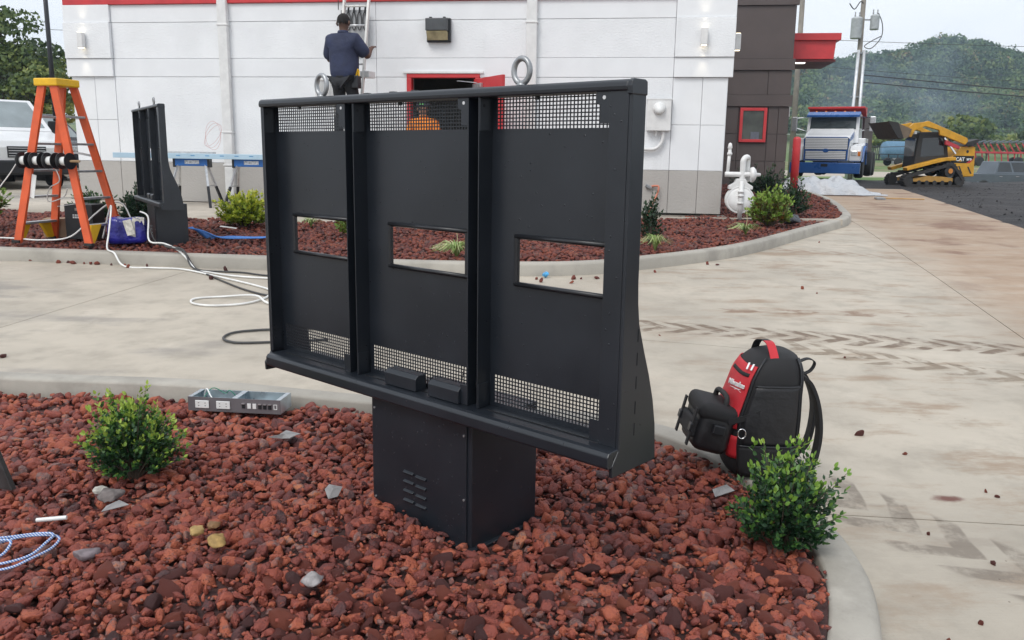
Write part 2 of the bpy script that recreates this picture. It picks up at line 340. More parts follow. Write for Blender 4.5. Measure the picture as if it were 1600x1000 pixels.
# ---- concrete lane cut into slabs by its joints
def cut(poly, p, d, side):
    nx, ny = -d[1]*side, d[0]*side; out = []
    for i in range(len(poly)):
        a, b = poly[i], poly[(i+1) % len(poly)]; da = (a[0]-p[0])*nx+(a[1]-p[1])*ny; db = (b[0]-p[0])*nx+(b[1]-p[1])*ny
        if da >= 0: out.append(a)
        if da*db < 0: t = da/(da-db); out.append((a[0]+(b[0]-a[0])*t, a[1]+(b[1]-a[1])*t))
    return out
polys = [[(-14, -2), (3.56, -2), (12.26, 27), (-14, 27)]]
def split(ln, cond=lambda c: True, gap=.004):
    global polys; r = []
    (x0, y0), (x1, y1) = ln; L = math.hypot(x1-x0, y1-y0); d = ((x1-x0)/L, (y1-y0)/L); n = (-d[1], d[0])
    for q in polys:
        c = (sum(v[0] for v in q)/len(q), sum(v[1] for v in q)/len(q))
        if not cond(c): r.append(q); continue
        for s in (1, -1):
            k = cut(q, (x0+n[0]*gap*s, y0+n[1]*gap*s), d, s)
            if len(k) > 2: r.append(k)
    polys = r
split(((5.874, 14.769), (3.85, 6.214))); split(((-3.778, 6.099), (-3.33, 8.527)))
split(((-.3, 0), (-.3, 10)), lambda c: -3.6 < c[0] < 3.9)
split(((.99, 6.009), (3.327, 5.352)), lambda c: -.3 < c[0] < 4.2); split(((1.335, 3.213), (2.046, 3.143)), lambda c: c[0] > -.3 and c[1] < 4.5)
split(((5.0, 11.3), (8.2, 10.6)), lambda c: c[0] > 4.6); split(((-4, 12.0), (-9, 12.4)), lambda c: c[0] < -4)
lane = empty('concrete_lane', (0, 0, 0)); lane['kind'] = 'structure'
for q in polys:
    bm = bmesh.new(); f = bm.faces.new([bm.verts.new((x, y, 0)) for x, y in q])
    for yy in list(np.arange(-1, 27, 1.)):
        bmesh.ops.bisect_plane(bm, geom=bm.verts[:]+bm.edges[:]+bm.faces[:], plane_co=(0, yy, 0), plane_no=(0, 1, 0))
    e = bmesh.ops.extrude_face_region(bm, geom=bm.faces[:]); low = [v for v in e['geom'] if isinstance(v, bmesh.types.BMVert)]
    ls = set(low)
    for v in bm.verts: v.co.z = G(0, v.co.y)-(.03 if v in ls else 0)
    bmesh.ops.recalc_face_normals(bm, faces=bm.faces[:]); me = bpy.data.meshes.new('slab'); bm.to_mesh(me); bm.free(); me.materials.append(M['lane'])
    o = bpy.data.objects.new('slab', me); COL.objects.link(o); o.parent = lane
# ---- kerbs and planting beds
NEAR_IN = [tuple(p)[:2] for p in catmull([(-5, 4.78, 0), (-2.85, 4.47, 0), (-1.75, 4.38, 0), (-.8, 4.16, 0), (.1, 3.99, 0), (.55, 3.86, 0), (.80, 3.62, 0), (.95, 3.3, 0), (1.03, 2.95, 0), (1.035, 2.62, 0), (.97, 2.35, 0), (.86, 2.08, 0), (.7, 1.75, 0), (.4, 1.35, 0), (-.2, 1.05, 0), (-2, .8, 0), (-5, .8, 0)], 6)]
FAR_OUT = [(-12, 10.3), (-9, 9.5), (-5.53, 9.05), (-2.53, 8.70), (-.9, 8.57), (.1, 8.56), (.75, 8.68), (1.39, 9.05), (2.785, 10.22), (4.3, 12.25), (5.3, 13.6), (5.62, 14.2), (6.0, 15.2), (7.2, 19.4), (7.9, 23.6), (8.2, 25.2)]
FAR_OUT = [tuple(p)[:2] for p in catmull([(a, b, 0) for a, b in FAR_OUT], 5)]
def offs(path, d):
    out = []
    for i in range(len(path)):
        a, b = path[max(0, i-1)], path[min(len(path)-1, i+1)]; L = math.hypot(b[0]-a[0], b[1]-a[1]); out.append((path[i][0]-(b[1]-a[1])/L*d, path[i][1]+(b[0]-a[0])/L*d))
    return out
def kerb(name, path, prof, sgn):
    P = [offs(path, o*sgn) for o, _ in prof]; V = []; n = len(prof); k = len(path)
    for i in range(k):
        for j, (o, dz) in enumerate(prof): x, y = P[j][i]; V.append((x, y, G(0, y)+.13+dz))
    F = [(i*n+j, i*n+j+1, (i+1)*n+j+1, (i+1)*n+j) for i in range(k-1) for j in range(n-1)]
    o = npmesh(name, np.array(V), np.array(F), M['kerb'], smooth=False); o['kind'] = 'structure'
    bm = bmesh.new(); bm.from_mesh(o.data); bmesh.ops.recalc_face_normals(bm, faces=bm.faces[:]); bm.to_mesh(o.data); bm.free(); o.data.shade_smooth(); return o
KP = [(0, -.16), (0, -.014), (.004, -.005), (.014, 0), (.115, -.002), (.135, -.01), (.148, -.03), (.155, -.145)]
kerb('kerb_island', NEAR_IN, KP, 1)
kerb('kerb_building_bed', FAR_OUT, [(.155, -.16), (.155, -.014), (.15, -.004), (.14, 0), (.035, 0), (.018, -.008), (.008, -.025), (0, -.145)], 1)
FAR_IN = offs(FAR_OUT, .155)
FAR_POLY = [p for p in FAR_IN if p[0] > -11]+[(7.6, 25.5), (4.6, 25.5), (3.45, 14.0), (2.1, 13.35), (0, 12.65), (-1.5, 12.25), (-3.68, 12.15), (-5.78, 12.76), (-11, 13.9)]
def bumpz(x, y): return .012*math.sin(x*5.1+1.3*y)+.012*math.sin(y*4.3-x*2.2+1)+.01*math.sin(x*11+y*9)
def near_z(x, y): return -.015+bumpz(x, y)-.02*math.exp(-((x+.2)**2+(y-2.8)**2)/.6)
def far_z(x, y): return G(0, y)+.105+bumpz(x, y)*.8
def fill(name, poly, zf, mat, step):
    bm = bmesh.new(); bm.faces.new([bm.verts.new((x, y, 0)) for x, y in poly])
    x0, x1 = min(p[0] for p in poly), max(p[0] for p in poly); y0, y1 = min(p[1] for p in poly), max(p[1] for p in poly)
    for a in np.arange(x0, x1, step): bmesh.ops.bisect_plane(bm, geom=bm.verts[:]+bm.edges[:]+bm.faces[:], plane_co=(a, 0, 0), plane_no=(1, 0, 0))
    for a in np.arange(y0, y1, step): bmesh.ops.bisect_plane(bm, geom=bm.verts[:]+bm.edges[:]+bm.faces[:], plane_co=(0, a, 0), plane_no=(0, 1, 0))
    for v in bm.verts: v.co.z = zf(v.co.x, v.co.y)
    bmesh.ops.recalc_face_normals(bm, faces=bm.faces[:]); me = bpy.data.meshes.new(name); bm.to_mesh(me); bm.free(); me.materials.append(mat); me.shade_smooth()
    if me.polygons[0].normal.z < 0: me.flip_normals()
    o = bpy.data.objects.new(name, me); COL.objects.link(o); o['kind'] = 'structure'; return o
bed_near = fill('lava_rock_bed_near', NEAR_IN, lambda x, y: near_z(x, y)-.02, M['bed'], .3)
bed_far = fill('lava_rock_bed_far', FAR_POLY, lambda x, y: far_z(x, y)-.015, M['bed'], .8)
# ---- lava rock
def rockshape(sub, k):
    bm = bmesh.new(); bmesh.ops.create_icosphere(bm, subdivisions=sub, radius=1); r = np.random.default_rng(k)
    V = np.array([v.co[:] for v in bm.verts]); F = np.array([[v.index for v in f.verts] for f in bm.faces]); bm.free()
    q = r.normal(size=(6, 3))
    for i in range(6): V = V*(1+.09*np.sin(V@q[i]*2.2+i))[:, None]
    for i in range(13):
        n = r.normal(size=3); n /= np.linalg.norm(n); d = r.uniform(.48, .88); V -= np.maximum(0, V@n-d)[:, None]*n*.9
    if sub > 2:
        for fq, am in ((5, .045), (9, .04), (14, .03), (21, .022)): V *= (1+am*np.sin(V@r.normal(size=3)*fq+1)*np.cos(V@r.normal(size=3)*fq))[:, None]
        V *= (1+r.normal(0, .018, len(V)))[:, None]
    V *= np.array([r.uniform(.9, 1.35), r.uniform(.75, 1.05), r.uniform(.55, .85)])
    return V, F
def rots(n):
    q = RNG.normal(size=(n, 4)); q /= np.linalg.norm(q, axis=1)[:, None]; w_, x, y, z = q.T
    return np.stack([np.stack([1-2*(y*y+z*z), 2*(x*y-w_*z), 2*(x*z+w_*y)], 1), np.stack([2*(x*y+w_*z), 1-2*(x*x+z*z), 2*(y*z-w_*x)], 1), np.stack([2*(x*z-w_*y), 2*(y*z+w_*x), 1-2*(x*x+y*y)], 1)], 1)
def scatter(poly, step, x0, x1, y0, y1):
    gx, gy = np.meshgrid(np.arange(x0, x1, step), np.arange(y0, y1, step*.87)); gx = gx+(np.arange(gx.shape[0]) % 2)[:, None]*step/2
    x = (gx+RNG.uniform(-.33, .33, gx.shape)*step).ravel(); y = (gy+RNG.uniform(-.33, .33, gy.shape)*step).ravel()
    k = inpoly(x, y, poly); return x[k], y[k]
def rockmass(name, sets, mat, parent):
    Vs, Fs, Rs = [], [], []; o = 0
    for (x, y, z, s, sub) in sets:
        n = len(x); var = [rockshape(sub, 50+k) for k in range(14)]; idx = RNG.integers(0, 14, n); Rm = rots(n)
        for k in range(14):
            sel = np.where(idx == k)[0]
            if not len(sel): continue
            V0, F0 = var[k]; P = np.einsum('nij,vj->nvi', Rm[sel], V0)*s[sel][:, None, None]; P[:, :, 2] *= .8
            P += np.stack([x[sel], y[sel], z[sel]], 1)[:, None, :]
            Vs.append(P.reshape(-1, 3)); Fs.append((F0[None]+(np.arange(len(sel))*len(V0))[:, None, None]+o).reshape(-1, 3)); o += len(sel)*len(V0)
            Rs.append(np.repeat(RNG.beta(2.3, 2.1, len(sel)), len(F0)))
    ob = npmesh(name, np.concatenate(Vs), np.concatenate(Fs), mat, parent, np.concatenate(Rs), smooth=False); ob['kind'] = 'stuff'; return ob
PED = [(-.131+.7490*s+.6626*t, 2.696-.6626*s+.7490*t) for s, t in ((-.5, -.01), (.012, -.01), (.012, .36), (-.5, .36))]
def visible(x, y): return (y > 1.75) & (np.abs(x) < y*.68+.25)
ROCKS_IN = offs(NEAR_IN, -.035)
rx, ry = scatter(ROCKS_IN, .0375, -4.2, 1.1, 1.2, 4.9); k = visible(rx, ry) & ~inpoly(rx, ry, PED); rx, ry = rx[k], ry[k]
rs = np.clip(RNG.lognormal(math.log(.0238), .35, len(rx)), .010, .038)
rz = np.array([near_z(a, b) for a, b in zip(rx, ry)])+RNG.uniform(-.012, .014, len(rx))
ang = rs/np.hypot(np.hypot(rx, ry), 1.3); ordr = np.argsort(-ang); top = np.zeros(len(rx), bool); top[ordr[:300]] = True
ux, uy = scatter(NEAR_IN, .046, -4.2, 1.1, 1.2, 4.9); k = visible(ux, uy) & ~inpoly(ux, uy, PED); ux, uy = ux[k], uy[k]
uz = np.array([near_z(a, b) for a, b in zip(ux, uy)])-.036; us = RNG.uniform(.026, .036, len(ux))
gx_, gy_ = scatter(NEAR_IN, .034, -2.2, 1.1, 1.7, 3.6); k = visible(gx_, gy_) & ~inpoly(gx_, gy_, PED); gx_, gy_ = gx_[k], gy_[k]; gs = RNG.uniform(.005, .012, len(gx_)); gz_ = np.array([near_z(a, b) for a, b in zip(gx_, gy_)])+RNG.uniform(-.005, .022, len(gx_))
near = (ry < 3.3) & ~top; far_ = (ry >= 3.3) & ~top
rockmass('lava_rock_mass', [(rx[near], ry[near], rz[near], rs[near], 3), (rx[far_], ry[far_], rz[far_], rs[far_], 2), (ux, uy, uz, us, 2), (gx_, gy_, gz_, gs, 1)], M['rock'], bed_near)
cl = np.array(clods); rockmass('asphalt_clods', [(cl[:, 0], cl[:, 1], np.array([G(a, b)+.02 for a, b in cl[:, :2]]), cl[:, 2], 1)], M['asphalt'], bpy.data.objects['asphalt_lot'])
singles = []
for k in range(14):
    V0, F0 = rockshape(3, 50+k); o = npmesh('rock', V0*np.array([1, 1, .9]), F0, M['rock_one'], smooth=False); singles.append(o.data); bpy.data.objects.remove(o)
for i in ordr[:300]:
    o = bpy.data.objects.new('rock', singles[random.randrange(14)]); COL.objects.link(o); o.parent = bed_near
    o.location = (rx[i], ry[i], rz[i]); o.rotation_euler = (random.uniform(-.7, .7), random.uniform(-.7, .7), random.uniform(0, 6.3)); o.scale = (rs[i],)*3
fx, fy = scatter(FAR_POLY, .062, -8.5, 8, 8.5, 25.4); k = (np.abs(fx) < fy*.66+.3) & ((fy < 15.5) | (RNG.random(len(fy)) < .55)); fx, fy = fx[k], fy[k]
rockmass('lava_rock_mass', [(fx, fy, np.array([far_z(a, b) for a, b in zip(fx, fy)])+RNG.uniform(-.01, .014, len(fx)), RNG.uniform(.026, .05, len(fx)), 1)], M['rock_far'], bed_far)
# ---- walkway in front of the building
o = fill('walkway', [(-14, 15.2), (-8.3, 13.5), (-5.78, 12.75), (-3.68, 12.13), (-1.5, 12.22), (0, 12.63), (2.08, 13.3), (3.42, 13.42), (3.45, 13.95), (-7.9, 15.9), (-14, 17)], lambda x, y: G(0, y)+.125, M['walk'], 3)
sm = o.modifiers.new('thickness', 'SOLIDIFY'); sm.thickness = .14; sm.offset = -1
mb = MB(); mb.bar((2.0, 13.36, .325), (5.22, 13.5, .325), .09, .1); o = mb.build('edging_strip', M['walk'], bevel=.01); o['kind'] = 'structure'
# ================================================================= BUILDINGS
def stucco(name, col, var=.05):
    t = NT(name); p = t.pos(); n = t.noise(p, 1.1, 5); f = t.noise(t.map(p, (1, 1, 1.6)), 26, 5, .65)
    st = t.ss(t.noise(t.map(p, (5, 5, .6)), 1.2, 5), .58, .75)
    c = t.mix(t.ss(n, .3, .7), tuple(x*(1-var) for x in col), tuple(min(.9, x*(1+var)) for x in col)); c = t.mix(t.m('MULTIPLY', st, .12), c, tuple(x*.72 for x in col))
    return t.fin(c, .75, 0, t.bump(f, .012, .7))
M['wall_white'] = stucco('white_painted_panel', (.78, .795, .81)); M['wall_smooth'] = pm('smooth_white_panel', (.77, .785, .80), .55, 0, .03, 2, bump=.0008, bs=20)
M['wall_grey'] = stucco('grey_painted_base', (.42, .40, .375)); M['brown'] = pm('brown_wall_panel', (.085, .066, .062), .65, 0, .08, 1.5, bump=.002, bs=25)
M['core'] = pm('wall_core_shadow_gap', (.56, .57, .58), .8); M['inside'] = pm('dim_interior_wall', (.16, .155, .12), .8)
M['white_metal'] = pm('white_painted_metal', (.70, .70, .69), .4, 0, .06, 8)
bld = empty('restaurant_building', (-7.21, 15.40, .40), -.1495, 'long white restaurant wall with grey base, red top band and an open red door', 'building')
BK = MB()
for a, b in (((-.64, .042, 0), (5.5, .3, 3.4)), ((6.66, .042, 0), (10.66, .3, 3.4)), ((5.5, .042, 2.15), (6.66, .3, 3.4)), ((-.64, .3, 0), (-.4, 13.2, 3.4)), ((10.42, .3, 0), (10.66, 13.28, 3.4))): BK.box(a, b)
BK.build('wall', M['core'], bld)
MB().box((-.7, -.02, 3.9), (10.74, 13.2, 5.1)).build('parapet', M['wall_smooth'], bld, bevel=.01)
MB().box((-.70, -.045, 3.345), (10.74, .3, 3.9)).build('red_band', M['red'], bld, bevel=.006)
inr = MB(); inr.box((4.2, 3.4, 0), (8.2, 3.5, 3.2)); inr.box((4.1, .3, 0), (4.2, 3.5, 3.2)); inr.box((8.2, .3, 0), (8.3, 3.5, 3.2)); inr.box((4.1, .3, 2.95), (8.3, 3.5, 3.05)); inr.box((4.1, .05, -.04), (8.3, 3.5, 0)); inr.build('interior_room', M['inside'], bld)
def panel(x0, x1, z0, z1, mat, proud=0, g=.0026, name='wall_panel'):
    MB().box((x0+g, -proud, z0+g), (x1-g, .041, z1-g)).build(name, mat, bld, bevel=.004, seg=1)
XS = [.17, 2.27, 4.94, 7.55, 9.83]
for i in range(4):
    a, b = XS[i], XS[i+1]
    panel(a, b, 2.45, 3.05, M['wall_white']); panel(a, b, 2.145, 2.45, M['wall_smooth'], .004); panel(a, b, 3.05, 3.345, M['wall_smooth'], .004)
    if i != 2: panel(a, b, .69, 2.145, M['wall_white']); panel(a, b, 0, .69, M['wall_grey'], .012)
    else:
        panel(a, 5.46, .69, 2.145, M['wall_white']); panel(6.70, b, .69, 2.145, M['wall_white']); panel(a, 5.46, 0, .69, M['wall_grey'], .012); panel(6.70, b, 0, .69, M['wall_grey'], .012)
for (a, m, b) in ((-.66, -.22, .17), (9.83, 10.29, 10.68)):
    for (p, q) in ((a, m), (m, b)):
        panel(p, q, .69, 1.41, M['wall_smooth'], .006); panel(p, q, 1.41, 2.145, M['wall_smooth'], .006); panel(p, q, 0, .69, M['wall_grey'], .016)
    s0, s1 = (a-.05, b) if a < 0 else (a, b+.07)
    panel(s0, s1, 2.145, 2.45, M['wall_smooth'], .05); panel(s0, s1, 2.45, 3.05, M['wall_white'], .075); panel(s0, s1, 3.05, 3.345, M['wall_smooth'], .05)
panel(10.66, 10.685, 0, 3.3, M['wall_smooth'], -.03, 0)
fr = MB(); fr.box((5.46, -.02, 0), (5.54, .12, 2.135)); fr.box((6.62, -.02, 0), (6.70, .12, 2.135)); fr.box((5.46, -.021, 2.135), (6.70, .121, 2.20)); fr.build('door_frame', M['red'], bld, bevel=.006)
MB().box((5.40, -.035, 2.205), (6.76, .02, 2.235)).build('door_drip_cap', M['white_metal'], bld)
dr = empty('door', (6.62, -.03, 0), R(-54)); dr.parent = bld            # opened outward, hinged on the right
MB().box((0, -.022, .02), (1.06, .022, 2.11)).build('door_leaf', M['red'], dr, bevel=.004)
mb = MB(); mb.box((.06, -.075, 1.96), (.36, -.023, 2.03)); mb.build('door_closer', M['alu'], dr, bevel=.008)
mb = MB(); mb.bar((.2, -.05, 2.04), (-.12, -.26, 2.08), .025, .012); mb.bar((-.12, -.26, 2.08), (-.3, .02, 2.09), .022, .012); mb.build('closer_arm', M['alu'], dr)
MB().cyl((.98, -.09, 1.0), (.98, .09, 1.0), .025).build('door_handle', M['alu'], dr, smooth=True)
def downspout(x):
    d = empty('downspout', (x, -.06, 0)); d.parent = bld
    MB().box((-.085, -.045, .62), (.085, .058, 3.6)).build('pipe', M['white_metal'], d, bevel=.015); MB().box((-.08, -.05, .05), (.08, .05, .62)).build('lower_pipe', M['white_metal'], d, bevel=.015)
    for z in (.64, 2.98, 1.2): MB().box((-.1, -.056, z), (.1, .055, z+.025)).build('bracket', M['white_metal'], d, bevel=.004)
downspout(2.27); downspout(7.555)
def sconce(x, y, rz=0):
    s = empty('wall_light', (x, y, 2.75), rz); s.parent = bld
    MB().box((-.05, -.11, -.13), (.05, -.02, .13)).build('housing', M['white_metal'], s, bevel=.012); MB().box((-.035, -.03, -.05), (.035, .0, .05)).build('mount', M['white_metal'], s)
    em = NT('lit_lamp_lens'); em.fin((.9, .85, .7), .4, **{'Emission Color': (1, .85, .6, 1), 'Emission Strength': 2.5})
    for z in (-.135, .13): MB().box((-.04, -.1, z), (.04, -.03, z+.006)).build('lens', em.mat, s)
    for z, a in ((-.15, 0), (.15, math.pi)):
        l = bpy.data.lights.new('wall_light_glow', 'SPOT'); l.energy = 4; l.spot_size = R(50); l.spot_blend = .8; l.color = (1, .86, .62); l.shadow_soft_size = .03
        q = bpy.data.objects.new('wall_light_glow', l); COL.objects.link(q); q.parent = s; q.location = (0, -.06, z); q.rotation_euler = (a-.0, 0, 0)
sconce(-.33, -.075); sconce(10.27, -.075); sconce(10.78, .55, R(90))
f = empty('flood_light', (6.02, 0, 2.69)); f.parent = bld
MB().box((-.2, -.08, 0), (.2, 0, .38)).build('back_box', M['black_trim'], f, bevel=.015)
MB().prism([(-.21, .17), (-.21, .36), (-.08, .38), (-.08, .17)], -.19, .17, 'YZ').build('hood', pm('weathered_bronze_housing', (.06, .065, .07), .5), f, bevel=.01)
MB().prism([(-.2, .165), (-.08, .165), (-.08, .03), (-.12, .03)], -.18, .16, 'YZ').build('lens', pm('yellowed_lens', (.33, .29, .17), .2, 0, .35, 5), f, bevel=.006)
for x in (-.13, .1): MB().box((x-.02, -.1, .378), (x+.02, -.05, .395)).build('hinge', M['black_trim'], f)
mt = empty('electric_meter', (9.63, 0, 1.31)); mt.parent = bld
MB().box((-.19, -.13, 0), (.19, -.005, .5)).build('box', M['white_metal'], mt, bevel=.012); MB().box((-.2, -.137, .485), (.2, -.005, .5)).build('lid_lip', M['white_metal'], mt)
MB().lathe([(.1, -.13), (.1, -.16), (.085, -.2), (.07, -.215), (.0, -.217)], 24, (0, 0, .35), 'Y').build('meter_dial', M['white_plastic'], mt, smooth=True)
MB().tube(catmull([(.08, -.06, 0), (.08, -.06, -.1), (.05, -.06, -.2), (-.04, -.06, -.28), (-.2, -.06, -.29), (-.5, -.06, -.29)], 5), .028, 10).build('conduit', M['white_metal'], mt, smooth=True); MB().cyl((-.03, -.06, -.07), (-.03, -.06, 0), .018).build('gland', M['white_metal'], mt)
vp = empty('vent_panel', (3.86, 0, 1.70)); vp.parent = bld
fr = MB(); [fr.box(a, b) for a, b in (((0, -.03, 0), (.03, .0, .42)), ((.55, -.03, 0), (.58, .0, .42)), ((.03, -.03, .39), (.55, 0, .42)), ((.03, -.03, 0), (.55, 0, .03)))]; fr.build('frame', M['white_metal'], vp)
for i in range(22): MB().box((.045+i*.023, -.02, .03), (.057+i*.023, -.004, .39)).build('louvre', M['white_metal'], vp)
MB().tube(catmull([(9.55, -.02, .42), (9.62, -.06, .44), (9.68, -.08, .4), (9.58, -.13, .1), (9.42, -.2, -.25), (9.35, -.3, -.33)], 5), .016, 8).build('orange_conduit', pm('faded_orange_conduit', (.55, .2, .13), .6), bld, smooth=True)
MB().tube([(9.5, 0, .42), (9.48, -.06, .44), (9.56, -.04, .40)], .03, 7).build('pipe_stub', M['steel'], bld)
# ---- brown wing behind
br = empty('brown_tower_block', (0, 0, 0), 0, 'dark brown panelled tower block with small red framed window behind the white corner', 'building')
br.location = bld.location; br.rotation_euler = bld.rotation_euler
MB().box((9.0, 13.345, -.3), (13.70, 22, 7)).build('wall', M['brown'], br)
def bp(x0, x1, z0, z1, proud=0, g=.006): MB().box((x0+g, 13.3-proud, z0+g), (x1-g, 13.35, z1-g)).build('wall_panel', M['brown'], br, bevel=.005, seg=1)
for x0, x1 in ((10.6, 11.4), (11.4, 12.24)):
    for z0, z1 in ((-.3, .82), (.82, 1.64), (1.64, 2.46)): bp(x0, x1, z0, z1)
for x0, x1 in ((13.12, 13.42), (13.42, 13.74)):
    for z0, z1 in ((-.3, .82), (.82, 1.64), (1.64, 2.46)): bp(x0, x1, z0, z1)
bp(12.24, 13.12, -.3, .82); bp(12.24, 13.12, .82, 1.36); bp(10.6, 13.05, 2.8, 3.53); bp(13.05, 13.74, 2.8, 3.53); bp(10.6, 13.74, 3.86, 5.4); 
for z0, z1 in ((2.46, 2.8), (3.53, 3.86), (5.4, 7.0)): bp(10.6, 13.80, z0, z1, .06, .002)
wn_ = empty('window', (12.68, 13.26, 1.9)); wn_.parent = br
fr = MB(); [fr.box(a, b) for a, b in (((-.4, -.05, -.51), (-.31, .06, .52)), ((.31, -.05, -.51), (.4, .06, .52)), ((-.31, -.05, .43), (.31, .06, .52)), ((-.31, -.05, -.51), (.31, .06, -.42)))]; fr.build('frame', M['red'], wn_, bevel=.008)
MB().box((-.31, .0, -.42), (.31, .02, .43)).build('pane', pm('window_glass', (.05, .055, .045), .08, 0, .4, 2), wn_)
MB().box((-.05, -.012, -.42), (.2, -.002, -.2)).build('sticker', pm('sticker', (.12, .13, .16), .5), wn_)
MB().prism([(13.72, 3.95), (15.08, 3.95), (15.12, 4.5), (13.72, 4.5)], 14.2, 16.6).build('canopy', M['red'], br, bevel=.01)
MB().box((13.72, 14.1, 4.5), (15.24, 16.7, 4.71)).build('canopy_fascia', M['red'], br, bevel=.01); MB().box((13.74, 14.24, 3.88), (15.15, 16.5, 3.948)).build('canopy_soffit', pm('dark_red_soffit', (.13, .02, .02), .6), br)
MB().box((14.0, 14.5, 3.868), (14.3, 14.75, 3.879)).build('canopy_lamp', NT('canopy_lamp_lens').fin((.9, .9, .85), .4, **{'Emission Color': (1, .95, .85, 1), 'Emission Strength': 3}), br)
MB().box((13.701, 14.2, 2.2), (13.9, 14.5, 2.75)).build('side_box', M['white_metal'], br, bevel=.01)
# ================================================================= WOODED HILL
def crown(P, Rd, n, size, sq=.8, r=RNG):                      # leaf clump quads spread through a lumpy crown
    d = r.normal(size=(n, 3)); d /= np.linalg.norm(d, axis=1)[:, None]; d[:, 2] = np.abs(d[:, 2])*.9-.25
    lump = 1+.22*np.sin(d[:, 0]*4+P[0])*np.cos(d[:, 1]*5+P[1])+.15*np.sin(d[:, 2]*7+P[0]*3); rad = r.uniform(.55, 1.0, n)**.5*lump
    c = d*rad[:, None]*np.array([Rd, Rd, Rd*sq])+P
    nr = d+r.normal(size=(n, 3))*.55; nr /= np.linalg.norm(nr, axis=1)[:, None]
    a = np.cross(nr, r.normal(size=(n, 3))); a /= np.linalg.norm(a, axis=1)[:, None]; b = np.cross(nr, a); s = r.uniform(.6, 1.2, (n, 1))*size
    V = np.stack([c-a*s, c-b*s*.7, c+a*s, c+b*s*.7], 1); return V
Vs = []; Rn = []; cnt = 0
for i in range(1750):
    y = RNG.uniform(205, 352); x = RNG.uniform(82, 232)*y/330
    px = 800+1320*x/y
    if 208 < y < 238 and 1465 < px < 1700: continue
    if y < 238 and RNG.random() < .45: continue
    z = HZ(x, y); Rd = RNG.uniform(2.8, 5.6)*(.8 if y < 240 else 1); base = RNG.beta(1.3, 1.6)
    if RNG.random() < .06: base = RNG.uniform(.85, 1)
    n = 190; V = crown(np.array([x, y, z+Rd*.75]), Rd, n, Rd*.115, RNG.uniform(.75, 1.15)); Vs.append(V); Rn.append(np.clip(base+RNG.normal(0, .09, n), 0, 1)); cnt += 1
V = np.concatenate(Vs).reshape(-1, 3); o = npmesh('woodland', V, np.arange(len(V)).reshape(-1, 4), M['wood_leaf'], None, np.concatenate(Rn))
tag(o, 'hazy green wood covering the far hillside', 'woodland', kind='stuff')
def tree(name, loc, h, Rd, label, n=2600, size=.16, group=None, lobes=9, mat='tree_leaf'):
    t = empty(name, loc, random.uniform(0, 6), label, 'tree', group); r = np.random.default_rng(int(abs(loc[0])*37+loc[1]))
    mb = MB(); mb.tube([(0, 0, -.2), (.05, 0, h*.25), (0, .05, h*.5), (.1, 0, h*.8)], [h*.028, h*.022, h*.015, h*.006], 8)
    cs = []
    for k in range(lobes):
        a = k*2.4; rr_ = Rd*r.uniform(.25, .62); c = np.array([math.cos(a)*rr_, math.sin(a)*rr_, h*r.uniform(.38, .82)]); cs.append(c)
        mb.tube([(0, .02, h*r.uniform(.25, .5)), tuple(c*.6+np.array([0, 0, h*.2])), tuple(c)], [h*.012, h*.008, h*.003], 6)
    mb.build('trunk', M['bark'], t, smooth=True)
    cs.append(np.array([0, 0, h*.85])); Vs = [crown(c, Rd*r.uniform(.38, .6), n//len(cs), size, .85, r) for c in cs]
    rn = np.concatenate([np.clip(r.beta(2, 2.4)+r.normal(0, .16, n//len(cs)), 0, 1) for c in cs]); V = np.concatenate(Vs).reshape(-1, 3)
    o = npmesh('crown', V, np.arange(len(V)).reshape(-1, 4), M[mat], t, rn); o['kind'] = 'stuff'; return t
tree('tree', (-24.5, 42, .4), 7.8, 3.6, 'broad yellow-green tree behind the parked vehicles, its top against the sky', 9000, .13, lobes=14)
tree('tree', (-31, 47, .4), 6.0, 3.4, 'lower dark tree at the left picture edge behind the white van', 6000, .14)
tree('tree', (-20.5, 38, .4), 4.6, 2.4, 'small dark tree between the lamp pole and the white wall', 4500, .12)
for (x, y, h, rd, lb) in ((58, 112, 5.5, 4.5, 'rounded bush tree behind the blue tank in the far field'), (80, 130, 6.5, 4.5, 'field tree above the loader arm'), (66, 96, 4.5, 3.5, 'low roadside tree just right of the utility pole'),
                          (98, 150, 7.5, 5.5, 'pale field tree above the red farm machines'), (116, 170, 9, 6.5, 'brownish round tree at the right of the meadow'), (74, 150, 7, 6, 'dark hedge tree at the foot of the hill')):
    tree('field_tree', (x, y, HZ(x, y)), h, rd, lb, 1500, .42, 'trees in the far field', 7)
for i in range(16):
    y = 112+(i*37 % 60); x = (500+i*22+(i*53 % 17))/1320*y; tree('hedge_bush', (x, y, HZ(x, y)-.3), random.uniform(2.6, 4.6), random.uniform(2.6, 4.2), 'bushy tree in the hedgerow along the foot of the wooded hill', 800, .42, 'hedgerow below the hill', 6)
